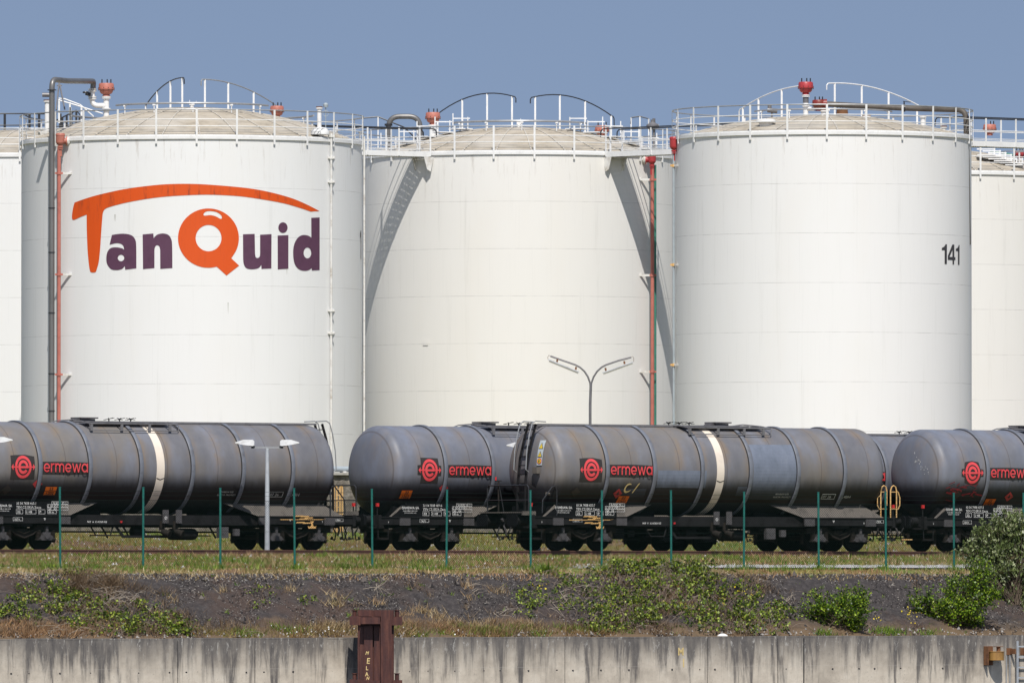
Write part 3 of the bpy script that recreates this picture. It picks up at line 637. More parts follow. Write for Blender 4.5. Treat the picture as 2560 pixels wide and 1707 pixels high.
# ---- middle tank
TM = Tank(1297, 507, 7.45, 'cream white storage tank in the middle, set back between two others', M['tank_b'], 1.45, 5.5, 25)
TM.hoop(1284, 241, 1090, 288, .6, 4.6, (.02, .34, .66, .98), M['black'], .50, 1, 1)
TM.hoop(1332, 243, 1530, 290, .6, 4.2, (.03, .34, .66, .99), M['black'], .46, 1, 1)
TM.bowl(1082, 280, 1.0, M['salmon'], .86, stemr=.15)
TM.bowl(1505, 313, 2.0, M['salmon'], .82, low=True)
TM.downpipe(1631, 410, 1200, .085, M['redpipe'], .42, (449, 688, 929), M['redbox'], side=-1, box=(1630, 380, 410, .19))
TM.downpipe(1638, 412, 1200, .06, M['greenpipe'], .30, (), side=-1)
TM.ringpipe(3.2, TM.rz(3.2) + .45, R_(-75), R_(80), .05)
mb = MB(); mb.cyl((0, 0, TM.rz(0) - .05), (0, 0, TM.rz(0) + .18), .1, 12); mb.box((0, 0, TM.rz(0) + .22), (.2, .2, .14)); mb.cyl((.09, 0, TM.rz(0) + .2), (.09, 0, TM.rz(0) + .42), .015, 6); mb.build('apex_vent', M['white'], TM.t)
bm = shape_mesh([[[Vector((1057, 850)), Vector((1070, 850)), Vector((1070, 863)), Vector((1057, 863))]]], cutx=4); wrap(bm, lambda x, y: TM.on(x, y, .03), 'access_plate', M['tank_b'], TM.shell)
# stepped roof stairs left and right
for sgn in (-1, 1):
    mb = MB()
    for k in range(5):
        r0 = 6.9 - k * .95; a = sgn * R_(62); p = Vector((math.sin(a) * r0, -math.cos(a) * r0, TM.rz(r0) + .12))
        mb.box(p, (.95, .8, .05), Matrix.Rotation(a, 3, 'Z')); mb.cyl(p + Vector((-.35 * sgn, -.3, 0)), p + Vector((-.35 * sgn, -.3, .55)), .03, 6); mb.cyl(p + Vector((.35 * sgn, .3, 0)), p + Vector((.35 * sgn, .3, .75)), .03, 6)
        mb.bar(p + Vector((-.35, 0, .5)), p + Vector((.45, 0, .5)), .05, .05)
    mb.build('roof_steps', M['white'], TM.t)

# ---- right tank, number 141
TR = Tank(2057, 484, 6.67, 'bright white storage tank with the black number 141', M['tank_c'], 1.0, 0, 24)
f7 = lambda p: Vector((p[0] / 8.71 + 2300, p[1] / 8.71 + 560))
for L in digits(TR, f7, None): TR.decal([L], M['logo_black'], 'painted_figure', cut=.1)
TR.hoop(2010, 214, 1853, 272, .5, 4.2, (.35, .72, .97), M['white'], .22, 0, 1)
TR.hoop(2074, 208, 2298, 264, .5, 4.0, (.06, .36, .66, .98), M['white'], .30, 1, 0)
cR = TR.bowl(2015, 204, .0, M['redbox'], .84, stemr=.115)
p = TR.at(2015, 240, 0); MB().cyl(p, p + Vector((0, 0, -.30)), .13, 16).build('valve_neck', M['grey_pole'], TR.t)
c2_ = TR.bowl(2047, 249, -.3, M['darkred'], .72, stemr=.10, low=True)
p = TR.at(2068, 259, -.3); MB().cyl(p + Vector((-.3, 0, 0)), p, .20, 18).build('valve_flange', M['darkred'], TR.t)
rp = TR.on(2425, 300, .10); rz_ = TR.at(2412, 275, 0).z
path(TR, [TR.at(2068, 260, -.3), TR.at(2150, 265, -.3), TR.at(2280, 271, -.2), (rp.x - .15, rp.y + .3, TR.at(2424, 278, -.2).z), (rp.x - .05, rp.y + .6, 12.0)], .125, M['brownpipe'], 'vapour_pipe', 16, .45, 8)
mb = MB(); p = TR.at(2261, 270, -.2); mb.cyl(p + Vector((-.05, 0, 0)), p + Vector((.05, 0, 0)), .17, 16); mb.cyl(p, p + Vector((0, 0, .3)), .03, 8); mb.bar(p + Vector((-.05, 0, .3)), p + Vector((.3, 0, .26)), .03, .03); mb.build('shut_off_valve', M['black'], TR.t)
path(TR, [TR.at(2015, 272, 0), TR.at(2030, 272, -.1), TR.at(2038, 272, -.3)], .09, M['white'], 'valve_branch', 12, .05)
TR.stub(2060, 276, -.3, .12)
p = TR.at(2106, 287, 1.0); mb = MB(); mb.lathe([(0, 0), (.29, 0), (.27, .06), (.25, .24), (.2, .27), (0, .27)], p, 20); mb.build('relief_cover', M['rust'], TR.t)
mb = MB(); [mb.cyl(p + Vector((dx, 0, .25)), p + Vector((dx, 0, .36)), .02, 6) for dx in (-.2, -.08, .03, .18)]; mb.build('bolts', M['black'], TR.t)
TR.stub(2167, 290, -1.2, .13); TR.stub(2308, 291, -.6, .11); TR.stub(2360, 317, -1.2, .10)
mb = MB(); p = TR.roofpt(1915, -4.4, .18); mb.lathe([(0, .1), (.40, .08), (.45, 0), (.45, -.07), (0, -.07)], p, 28); mb.lathe([(.3, -.07), (.3, -.35)], p, 20); mb.build('roof_manhole', M['offwhite'], TR.t)
p = TR.at(1930, 275, 2.2); mb = MB(); mb.cyl(p + Vector((-.2, 0, 0)), p + Vector((.25, 0, -.05)), .11, 14); mb.cyl(p + Vector((-.1, 0, 0)), p + Vector((-.1, 0, .25)), .09, 12); mb.cyl(p, p + Vector((0, 0, -.7)), .04, 8); mb.build('relief_head', M['grey_pole'], TR.t)
TR.downpipe(1684.5, 372, 1200, .055, M['bluepipe'], .12, (414, 662, 912), M['redbox'], side=1, clamp=M['ochre'], box=(1685, 342, 374, .19))
TR.ringpipe(3.1, TR.rz(3.1) + .40, R_(-80), R_(86), .035)
p = TR.at(2013, 300, 0); MB().cyl((p.x, p.y, p.z - .5), (p.x, p.y, p.z), .13, 14).build('valve_base', M['white'], TR.t)

# ---- tanks partly hidden at both edges
TF = Tank(60, 510, 7.5, 'white storage tank cut off by the left edge of the photo', M['tank_a'], 1.45, 1.0, 25)
TG = Tank(2318, 531, 7.3, 'white storage tank at the right edge, behind the numbered tank', M['tank_b'], 1.4, 4.0, 25)
mb = MB()
for k in range(6):
    p = TG.at(2466 + k * 14, 388 + k * 5, -4.5); mb.box(p, (.9, .9, .05)); mb.cyl(p + Vector((.4, 0, -.5)), p + Vector((.4, 0, .35)), .035, 6); mb.bar(p + Vector((-.45, 0, .3)), p + Vector((.45, 0, .3)), .06, .06)
mb.build('roof_steps', M['white'], TG.t)
TG.bowl(2475, 310, 2, M['salmon'], .8, low=True); TG.bowl(2549, 377, -3, M['redbox'], .6, low=True)
path(TG, [TG.at(2476, 378, -3.0), TG.at(2515, 384, -3), TG.at(2590, 398, -3)], .06, M['greenpipe'], 'foam_pipe')
TX = Tank(-330, 530, 8.0, 'white storage tank beyond the left edge whose black rail shows over the roofs', M['tank_a'], 1.4, 0, 25)
# black rails of the platforms behind the left tanks
gb = empty('access_platform', P(110, 330, 522) , 'black railed steel platform behind the left tanks', 'platform')
O = gb.location.copy(); q = lambda x, y, Y: P(x, y, Y) - O
mb = MB(); mb.tube([q(-60, 284, 520), q(55, 284, 520), q(140, 285, 521)], .035, 6); mb.tube([q(-60, 313, 520), q(55, 313, 520), q(140, 313, 521)], .03, 6); mb.tube([q(55, 284, 520), q(75, 295, 518), q(115, 301, 516), q(118, 320, 516)], .035, 6)
for x in (11, 73, 97, 137, 150): mb.bb(tuple(q(x, 284, 520) + Vector((-.06, -.02, -1.1))), tuple(q(x, 284, 520) + Vector((.06, .02, 0))))
mb.tube([q(130, 306, 515), q(190, 276, 515), q(212, 302, 515)], .04, 6); mb.tube([q(130, 318, 515), q(212, 306, 515)], .03, 6)
for x, y in ((138, 302), (155, 294), (166, 288), (178, 282), (190, 278), (198, 290)): mb.bb(tuple(q(x, y, 515) + Vector((-.05, -.02, -.75))), tuple(q(x, y, 515) + Vector((.05, .02, 0))))
mb.build('railing', M['black'], gb)
MB().bb(tuple(q(-60, 333, 520) + Vector((0, -.4, -.1))), tuple(q(215, 333, 520) + Vector((0, .6, 0)))).build('deck', M['gal'], gb, smooth=0)

# ------------------------------------------------------------------ walkways between the rims
def bridge(p0, p1, label, wd=1.0, nposts=5, black=True):
    p0, p1 = Vector((*p0, ZR + .05)), Vector((*p1, ZR + .05)); d = p1 - p0; L = d.length; a = math.atan2(d.y, d.x)
    t = empty('gangway', p0, label, 'gangway', 'steel gangways between the tank rims', a)
    mb = MB(); x = 0.03
    while x < L: mb.bb((x, -wd/2, -.045), (x + .112, wd/2, -.01)); x += .135
    mb.bb((0, -.05, -.09), (L, .05, -.046)); mb.build('grating_deck', M['gal'], t, smooth=0)
    for s in (-1, 1):
        mb = MB(); mb.bb((0, s*wd/2 - .02 + .001*s, -.17), (L, s*wd/2 + .02, .08)); bmn = mb.build('side_beam', M['white'], t, smooth=0)
        y = s * (wd/2 + .03)
        mb = MB(); mb.tube([(0, y, .55), (L, y, .55)], .024, 6); mb.tube([(0, y, .18), (L, y, .18)], .015, 6); r = mb.build('railing', M['white'], t)
        mb = MB(); mb.tube([(-.3, y, .75), (-.28, y, 1.02), (-.18, y, 1.12), (0, y, 1.14), (L, y, 1.14), (L+.18, y, 1.12), (L+.28, y, 1.02), (L+.3, y, .75)], .03, 6); mb.build('top_rail', M['black'] if black else M['gal'], r)
        for k in range(nposts): xx = .05 + (L - .1) * k / (nposts - 1); MB().bb((xx - .04, y - .013, -.15), (xx + .04, y + .013, 1.12)).build('rail_post', M['white'], r, smooth=0)
    for xx in (.12, L - .12):
        mb = MB()
        for s in (-1, 1): mb.prism([(xx - .28, -.17), (xx + .28, -.17), (xx + .1, -.75), (xx - .1, -.85)], 'y', s*wd/2 - .02, s*wd/2 + .016)
        mb.bb((xx - .08, -wd/2 + .03, -.29), (xx + .08, wd/2 - .03, -.172)); mb.build('support_bracket', M['offwhite'], t, smooth=0)
    return t
bridge((-4.05, 501.0), (-9.9, 496.9), 'white steel gangway between the logo tank and the middle tank')
bridge((4.7, 501.0), (13.0, 492.4), 'white steel gangway between the middle tank and the numbered tank')
bridge((19.7, 488.0), (31, 496.5), 'white steel gangway leaving the numbered tank towards the right edge', nposts=9)
bridge((24.4, 527.2), (31, 521), 'short white gangway on the lower right tank, at the right edge', nposts=5, black=False)
# vapour line that arches over behind the first gangway
vp = empty('vapour_pipe', P(1000, 400, 512), 'grey steel pipe arching over behind the first gangway', 'pipe'); O = vp.location.copy(); q = lambda x, y, Y=512: P(x, y, Y) - O
def arch(px0, px1, top, bot, r, Y=512):
    a, b, c_, d = q(px0, bot, Y), q(px0, top, Y), q(px1, top, Y), q(px1, bot, Y); P3 = [a, b, c_, d]; out = [a]; rad = .55
    for A, B, D in ((a, b, c_), (b, c_, d)):
        u = (A - B).normalized(); w_ = (D - B).normalized()
        for k in range(9): f = k / 8; out.append((B + u*rad) * (1-f)**2 + B * 2*f*(1-f) + (B + w_*rad) * f**2)
    return out + [d]
MB().tube(arch(971, 1050, 291, 420, .13), .125, 18).build('pipe_run', M['pipe'], vp)
z1 = q(971, 312); MB().cyl(z1 + Vector((0, 0, -.05)), z1 + Vector((0, 0, .05)), .19, 18).build('pipe_flange', M['black'], vp)
# black braces behind the gangways
for (pts, lab) in ((((885, 297), (945, 292), (1010, 318), (1045, 352)), 'thin black stair hand rail sloping down behind the first gangway'), (((1577, 310), (1578, 294), (1600, 291), (1622, 297), (1624, 330)), 'black hoop of a ladder behind the second gangway')):
    o_ = empty('hand_rail', P(pts[0][0], 400, 514), lab, 'hand rail'); O2 = o_.location.copy()
    MB().tube([P(x, y, 514) - O2 for x, y in pts], .035, 6).build('tube', M['black'], o_)
    mb = MB(); [mb.bb(tuple(P(x, y, 514) - O2 + Vector((-.03, -.03, -1.6))), tuple(P(x, y, 514) - O2 + Vector((.03, .03, 0)))) for x, y in pts[1:-1]]; mb.build('post', M['white'], o_, smooth=0)
o_ = empty('vent_mast', P(1636, 420, 512), 'dark grey vent mast with a domed valve behind the second gangway', 'vent'); O2 = o_.location.copy()
mb = MB(); mb.cyl(P(1635, 420, 512) - O2, P(1635, 296, 512) - O2, .07, 12); mb.build('mast', M['grey_pole'], o_)
mb = MB(); c_ = P(1632, 315, 512) - O2; mb.lathe([(0, -.18), (.2, -.15), (.3, -.02), (.3, .05), (.16, .14), (.1, .2), (.1, .3), (0, .3)], c_, 18); mb.cyl(c_ + Vector((-.25, 0, 0)), c_ + Vector((.3, 0, 0)), .1, 12); mb.build('valve', M['grey_pole'], o_)

# ------------------------------------------------------------------ tank wagons
WR, WZ, WH = 1.55, 2.80, .60                              # barrel radius, axis height, depth of the dished ends
def side(x, s, off=.012):                                 # point on the near side of the barrel: s = arc length above the axis
    a = s / WR; return Vector((x, -math.cos(a) * (WR + off), WZ + math.sin(a) * (WR + off)))
def emblem(x, s0, par, mat, patch=1):
    g = lambda px, py: side(px + x, py + s0, .016)
    o = None
    if patch:
        w_, h_ = .50, .42; n = 14; rag = lambda: random.uniform(-.012, .012)
        if patch == 1: pl = [(-w_, -h_), (w_ * .96, -h_ * .98), (w_ * .95, h_ * .86), (.1, h_), (-.3, h_ * .97), (-w_ * .98, h_ * .93)]
        else: pl = [(-.5, -.13), (-.36, -.16), (-.33, -.36), (-.1, -.42), (.22, -.41), (.35, -.25), (.38, -.14), (.5, -.13), (.5, .12), (.36, .14), (.30, .38), (0, .43), (-.32, .38), (-.37, .15), (-.5, .13)]
        if patch == 3: pl = [(-.52, -.16), (-.37, -.17), (-.37, -.45), (.38, -.46), (.38, -.2), (.5, -.19), (.5, .15), (.4, .17), (.38, .42), (-.36, .44), (-.38, .18), (-.52, .17)]
        bm = shape_mesh([[[Vector(p) for p in pl]]], cuty=.08); o = wrap(bm, lambda a, b: side(a + x, b + s0, .008), 'backing_patch', M['patchblk'], par)
    L = []
    L.append([ell(0, 0, .335, .385, 40), ell(0, 0, .250, .285, 40)])
    th = .048
    L.append([[Vector(p) for p in ((-.33, .03), (-.21, .03), (-.21, -.03), (-.33, -.03))]]); L.append([[Vector(p) for p in ((.33, .03), (.21, .03), (.21, -.03), (.33, -.03))]])
    for q in (-1, 1): L.append([[Vector((q * .335, .02)), Vector((q * .40, .02)), Vector((q * .40, .11)), Vector((q * .485, 0)), Vector((q * .40, -.11)), Vector((q * .40, -.02)), Vector((q * .335, -.02))]])
    # the letter e inside the ring
    a1_, a2_ = R_(0), R_(325); n = 30
    out = [Vector((.205 * math.cos(a1_ + (a2_ - a1_) * k / n), .235 * math.sin(a1_ + (a2_ - a1_) * k / n))) for k in range(n + 1)]
    inn = [Vector((.115 * math.cos(a1_ + (a2_ - a1_) * k / n), .135 * math.sin(a1_ + (a2_ - a1_) * k / n))) for k in range(n, -1, -1)]
    L.append([out + inn]); L.append([[Vector(p) for p in ((-.14, .03), (.205, .03), (.205, -.04), (-.14, -.04))]])
    e = None
    bm = shape_mesh(L, cuty=.09)
    return wrap(bm, g, 'emblem', mat, par)
def word(x, s0, par, wdt=1.85):
    L = []; T = .052; X = [0.0]; H_ = .30
    def st(pts, w_=T):                                     # a stroke of even width along the points
        pts = [Vector((p[0] + X[0], p[1])) for p in pts]; a_, b_ = [], []
        for i, p in enumerate(pts):
            d_ = (pts[min(i + 1, len(pts) - 1)] - pts[max(i - 1, 0)]).normalized(); n_ = Vector((-d_.y, d_.x)) * w_ / 2; a_.append(p + n_); b_.append(p - n_)
        for k in range(len(pts) - 1): L.append([[a_[k], b_[k], b_[k + 1], a_[k + 1]]])
    arc = lambda cx, cy, rx, ry, a0_, a1_, n=16: [(cx + rx * math.cos(R_(a0_ + (a1_ - a0_) * k / n)), cy + ry * math.sin(R_(a0_ + (a1_ - a0_) * k / n))) for k in range(n + 1)]
    h2 = H_ / 2; r_ = h2 - T / 2
    def e_(): st(arc(h2, h2, r_, r_, 0, 318, 22)); st([(T * .6, h2 - .01), (H_ - T * .5, h2 - .01)], T * .85); X[0] += H_ + .035
    def r__(): st([(T/2, 0), (T/2, H_)]); st([(T/2, H_ * .55)] + arc(.135, H_ - T/2 - .07, .11, .07, 170, 75, 6)); X[0] += .20
    def m_():
        st([(T/2, 0), (T/2, H_)])
        for q in (0, 1): x_ = T/2 + q * .178; st([(x_, .17)] + arc(x_ + .089, .17, .089, .104, 180, 0, 10) + [(x_ + .178, 0)])
        X[0] += .445
    def w_():
        for p_, q_ in (((T*.4, H_), (.115, 0)), ((.115, 0), (.205, H_ * .94)), ((.205, H_ * .94), (.295, 0)), ((.295, 0), (.39, H_))): st([p_, q_], T * .9)
        X[0] += .43
    def a_(): st(arc(h2, h2, r_, r_, 0, 360, 22)); st([(H_ - T/2, 0), (H_ - T/2, H_)]); X[0] += H_
    e_(); r__(); m_(); e_(); w_(); a_()
    bm = shape_mesh(L); f = wdt / X[0]
    for v in bm.verts: v.co.x *= f
    o = shape_mesh([[[Vector(p) for p in ((-.07, -.075), (wdt * .6, -.08), (wdt + .07, -.06), (wdt + .07, .33), (wdt * .5, .36), (-.05, .35))]]], cuty=.09)
    wrap(o, lambda a, b: side(a + x, b + s0, .008), 'backing_patch', M['patchblk'], par)
    return wrap(bm, lambda a, b: side(a + x, b + s0, .016), 'word_mark', M['red_logo'], par)
def bogie(x, par):
    fr = MB()
    for s in (-1, 1):
        y = s * 1.0; pts = [(-1.45, .72), (-1.15, .80), (-.55, .78), (-.35, .62), (.0, .50), (.35, .62), (.55, .78), (1.15, .80), (1.45, .72)]
        for (a, b) in zip(pts, pts[1:]):
            fr.prism([(x + a[0], a[1] - .10), (x + b[0], b[1] - .10), (x + b[0], b[1] + .04), (x + a[0], a[1] + .04)], 'y', y - .06, y + .06)
            fr.prism([(x + a[0], a[1] - .11), (x + b[0], b[1] - .11), (x + b[0], b[1] - .09), (x + a[0], a[1] - .09)], 'y', y - .12, y + .12)
            fr.prism([(x + a[0], a[1] + .04), (x + b[0], b[1] + .04), (x + b[0], b[1] + .06), (x + a[0], a[1] + .06)], 'y', y - .12, y + .12)
    fr.bb((x - .2, -1.0, .45), (x + .2, 1.0, .72)); fr.bb((x - 1.4, -1.0, .66), (x - 1.3, 1.0, .76)); fr.bb((x + 1.3, -1.0, .66), (x + 1.4, 1.0, .76))
    bo = fr.build('bogie', M['bogie'], par, smooth=30)
    for q in (-.9, .9):
        for s in (-1, 1):
            mb = MB(); yw = s * .7525
            prof = [(.0, -.05), (.12, -.09), (.14, -.03), (.38, -.02), (.41, -.07), (.46, -.07), (.465, .045), (.49, .06), (.49, .08), (.38, .08), (.36, .02), (.14, .01), (.12, .06), (0, .06)]
            mb.lathe([(r, -s * h) for r, h in prof], (x + q, yw, .46), 36, 'y'); mb.build('wheel', M['black_matt'], bo, smooth=40)
            ax = MB(); y = s * 1.05
            ax.cyl((x + q, y - .1, .47), (x + q, y + .1, .47), .145, 18); ax.cyl((x + q, y + s * .1, .47), (x + q, y + s * .13, .47), .10, 16)
            ax.bb((x + q - .16, y - .08, .36), (x + q + .16, y + .08, .60)); ax.prism([(x + q - .38, .33), (x + q + .38, .33), (x + q + .2, .5), (x + q - .2, .5)], 'y', y - .09, y + .09)
            ax.bb((x + q - .05, y - .11, .60), (x + q + .05, y + .09, .80)); ax.build('axle_box', M['axlebox'], bo)
            for dd in (-.29, .29):
                sp = MB(); n = 44; sp.tube([(x + q + dd + .085 * math.cos(k * .9), y + .085 * math.sin(k * .9), .38 + .30 * k / n) for k in range(n + 1)], .019, 6)
                sp.cyl((x + q + dd, y, .34), (x + q + dd, y, .375), .12, 14); sp.build('coil_spring', M['bogie'], bo)
        MB().cyl((x + q, -.72, .46), (x + q, .72, .46), .085, 12).build('axle', M['bogie'], bo)
        mb = MB()
        for s in (-1, 1):
            for e in (-1, 1): mb.prism([(x + q + e * .50, .25), (x + q + e * .57, .25), (x + q + e * .56, .68), (x + q + e * .49, .68)], 'y', s * .75 - .05, s * .75 + .05)
        mb.bar((x + q - .53, -.8, .42), (x + q - .53, .8, .42), .06, .08); mb.bar((x + q + .53, -.8, .42), (x + q + .53, .8, .42), .06, .08); mb.bar((x + q - .53, 0, .44), (x + q + .53, 0, .44), .05, .05); mb.build('brake_blocks', M['bogie'], bo, smooth=30)
    return bo
def wagon(u0, v0, plat, label, num, patch=1, walk=True, hz=1.0, extras=(), bl=(.52, .52)):
    t = empty('tank_wagon', UV(u0, v0, 0), label, 'tank wagon', 'dark grey tank wagons standing in the yard', AY)
    if plat < 0: xa, xb = -6.75, 7.12
    else: xa, xb = -7.12, 6.75
    rings = [xa + k for k in (1.80, 3.86, 5.96, 8.10, 10.22, 12.30)]
    # barrel with dished ends
    n = 12; pr = [(WR * math.cos(PI/2 * k / n), -WH * math.sin(PI/2 * k / n)) for k in range(n, 0, -1)]
    prof = [(max(r, .001), xa + h) for r, h in pr] + [(WR, xa), (WR, xb)] + [(max(r, .001), xb - h) for r, h in reversed(pr)]
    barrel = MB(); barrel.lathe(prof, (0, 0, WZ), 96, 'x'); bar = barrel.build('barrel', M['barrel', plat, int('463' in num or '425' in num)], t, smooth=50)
    for rx in rings:
        mb = MB(); mb.lathe([(WR - .02, -.075), (WR + .045, -.075), (WR + .055, -.06), (WR + .055, .06), (WR + .045, .075), (WR - .02, .075)], (rx, 0, WZ), 96, 'x'); bd = mb.build('reinforcing_band', M['ring'], bar, smooth=40); mb = MB(); mb.lathe([(WR - .01, -.098), (WR + .022, -.098), (WR + .022, -.077), (WR - .01, -.077)], (rx, 0, WZ), 96, 'x'); mb.build('band_shadow_line', M['fender_black'], bd, smooth=40)  # thin black ring left of each band: its shadow line, put in as geometry
    mb = MB(); cx = xa + 6.76; mb.lathe([(WR, -.16), (WR + .012, -.16), (WR + .012, .16), (WR, .16)], (cx, 0, WZ), 96, 'x'); wb = mb.build('cream_band', M['cream'], bar)
    bm = shape_mesh([[[Vector(p) for p in ((-.16, .05), (0, 0), (.16, .05), (.16, .025), (0, -.03), (-.16, .02))]]])
    wrap(bm, lambda a, b: side(cx + a, -.38 + b, .018), 'chevron_mark', M['patchblk'], wb)
    # red emblem and lettering
    em = emblem(xa + 1.10, .0, bar, M['red_logo'], patch); word(xa + 1.93, -.165, bar, 1.77)
    for (a, b, w_, h_, m_) in extras:
        bm = shape_mesh([[[Vector(p) for p in ((0, 0), (w_, 0), (w_, h_), (0, h_))]]], cuty=.12); wrap(bm, lambda p, q: side(xa + a + p, b + q, .006), 'repainted_patch', M[m_], bar)
    # hazard plates
    hx, ddx, sc_ = {1: (2.50, 2.40, -1.27), 2: (1.95, 2.95, -1.30), 3: (.02, 1.78, -1.05)}[patch if num[8:] != '7838 463-1' else 1]
    if '463' in num: hx, ddx, sc_ = 2.12, 1.75, -1.0
    hx += xa; dxx = xa + ddx; pw, ph = .46, .155
    bm = shape_mesh([[[Vector((0, 0)), Vector((pw, 0)), Vector((pw, ph)), Vector((0, ph))]], [[Vector((0, ph + .012)), Vector((pw, ph + .012)), Vector((pw, 2 * ph + .012)), Vector((0, 2 * ph + .012))]]], cuty=.1)
    hp = wrap(bm, lambda a, b: side(hx + a, sc_ + b, .02), 'hazard_plate', M['orange_plate'], bar)
    for s_, dy, sx in (('33', ph + .03, .15), ('1202', .02, .06)):
        bm = text_bm(s_, .17, 1.0, .003); wrap(bm, lambda a, b: side(hx + sx + a, sc_ + dy + b, .026), 'hazard_number', M['patchblk'], hp)
    for k, (cxx, dy, mt) in enumerate(((dxx, sc_ + .42, 'redbox'), (xa + .55, -.8, 'patchblk'))):
        if k == 1 and patch == 3: continue
        bm = shape_mesh([[[Vector(p) for p in ((0, -.2), (.2, 0), (0, .2), (-.2, 0))]]], cuty=.06); pl = wrap(bm, lambda a, b: side(cxx + a, dy + b, .02), 'hazard_diamond', M[mt], bar)
        if k == 0: bm = shape_mesh([[spline([(0, -.06), (.05, -.02), (.03, .04), (.0, .11), (-.02, .04), (-.05, -.01)], 3)]]); wrap(bm, lambda a, b: side(cxx + a, dy + b, .026), 'flame_symbol', M['patchblk'], pl)
    # small stencils near the right end of the barrel
    for (dx, dy, s_, sz) in ((9.35, -.86, 'REVISION 5.05', .085), (9.3, -.98, 'ELECTR. PROTECT', .085), (11.5, -.98, '07 26', .15), (12.35, -.98, 'L4BH', .16)):
        bm = text_bm(s_, sz, 1.1); st_ = wrap(bm, lambda a, b: side(xa + dx + a, dy + b, .016), 'stencil', M['lettering'], bar)
    bm = shape_mesh([[[Vector(p) for p in ((-.05, -.05), (.55, -.05), (.55, .17), (-.05, .17))], [Vector(p) for p in ((-.03, -.03), (.53, -.03), (.53, .15), (-.03, .15))]]])
    wrap(bm, lambda a, b: side(xa + 11.5 + a, -.98 + b, .016), 'stencil_frame', M['lettering'], bar)
    # underframe
    fr = MB(); fr.bb((-8.0, -.32, .78), (8.0, .32, 1.12)); fr.bb((-4.6, -.95, .84), (4.6, .95, 1.14)); fr.bb((-4.4, -1.12, .86), (4.4, -.95, 1.20))
    for s in (-1, 1):
        for y in (-1.28, 1.16): fr.bb((s * 3.95, y, .90), (s * 7.95, y + .12, 1.17))
        fr.bb((s * 7.90, -1.30, .84), (s * 8.02, 1.30, 1.24)); fr.bb((s * 5.4, -1.2, .80), (s * 6.0, 1.2, .92))
        fr.bb((s * 3.95, -1.31, 1.145), (s * 8.0, -1.1, 1.185))
    frame = fr.build('underframe', M['under'], t, smooth=30)
    [MB().bb((s * a - .22, -1.33, .88), (s * a + .22, -1.27, 1.13)).build('lifting_pad', M['axlebox'], frame, smooth=30) for s in (-1, 1) for a in (4.15, 6.9)]
    # saddle plates between frame and barrel: lettered panel and sloped aprons
    for s in (-1, 1):
        xi, xo = (3.9, 7.55)
        mb = MB()
        A = [(s * xi, -1.26, 1.18), (s * xo, -1.26, 1.18), (s * (xo - .75), -.98, 1.60), (s * (xi + .2), -.98, 1.60), (s * (xi - 1.3), -1.02, 1.62)]
        mb.add(A, [(0, 1, 2, 3), (0, 3, 4)]); B_ = [(a, b + .03, c_ - .01) for a, b, c_ in A]; mb.add(B_, [(0, 1, 2, 3), (0, 3, 4)])
        A2 = [(a, -b, c_) for a, b, c_ in A]; mb.add(A2, [(0, 1, 2, 3), (0, 3, 4)])
        mb.build('sloped_apron', M['apron'], frame, smooth=0)
        mb = MB(); mb.bb((s * 4.1, -1.0, 1.12), (s * 7.2, 1.0, 1.55)); mb.bb((s * 2.2, -.6, 1.1), (s * 4.1, .6, 1.36)); mb.build('saddle_box', M['black_matt'], frame, smooth=0)
        mb = MB(); mb.tube([Vector((s * (7.2 - .62 * math.sin(q)), -1.0 - .0, 1.98 - .62 * (1 - math.cos(q)) )) for q in np.linspace(0, PI/2, 8)], .05, 6); mb.build('saddle_flange', M['apron'], frame)
    # lettered panel over the left bogie
    pan = MB().add([(-7.45, -1.29, 1.18), (-4.35, -1.29, 1.18), (-4.35, -1.29, 1.64), (-6.75, -1.29, 1.64), (-7.1, -1.29, 1.42)], [(0,1,2,3,4)]).add([(-7.45, -1.262, 1.18), (-4.35, -1.262, 1.18), (-4.35, -1.262, 1.64), (-6.75, -1.262, 1.64), (-7.1, -1.262, 1.42)], [(4,3,2,1,0)]).build('lettered_panel', M['black_matt'], t, smooth=0)
    def lay(bm, x, z, name, mt='lettering', y=-1.2925): return wrap(bm, lambda a, b: Vector((x + a, y, z + b)), name, M[mt], pan)
    def rect(x, z, w_, h_, th=.014): bm = shape_mesh([[[Vector((0, 0)), Vector((w_, 0)), Vector((w_, h_)), Vector((0, h_))], [Vector((th, th)), Vector((w_-th, th)), Vector((w_-th, h_-th)), Vector((th, h_-th))]]]); lay(bm, x, z, 'stencil_frame')
    lay(text_bm('ERMEWA SA', .115, 1.15, .004), -7.02, 1.45, 'stencil'); lay(text_bm('wagons@ermewa.com', .062, 1.1, .001), -6.98, 1.37, 'stencil'); lay(text_bm('www.ermewa.com', .062, 1.1, .001), -6.93, 1.30, 'stencil')
    lay(text_bm(num, .115, 1.0, .002), -6.12, 1.535, 'stencil'); lay(text_bm('TEN CZ-ERSA Zacns', .125, .93, .002), -6.12, 1.40, 'stencil')
    for x, w_ in ((-6.13, .28), (-5.75, .44), (-5.22, .28)): rect(x, 1.215, w_, .155); lay(text_bm({-6.13: '32', -5.75: 'I +8', -5.22: 'P'}[x], .11, 1.3, .004), x + .04, 1.25, 'stencil')
    rect(-4.85, 1.225, .38, .12); lay(text_bm('85 m', .085, 1.2, .003), -4.80, 1.255, 'stencil')
    rect(-4.68, 1.545, .68, .10); rect(-4.86, 1.445, .86, .104); rect(-4.86, 1.35, .86, .10)
    lay(text_bm('A  B1 C  D', .09, 1.1, .003), -4.62, 1.56, 'stencil'); lay(text_bm('S  107 47 57 87', .085, 1.0, .003), -4.83, 1.465, 'stencil'); lay(text_bm('120    0,0', .085, 1.1, .003), -4.83, 1.368, 'stencil')
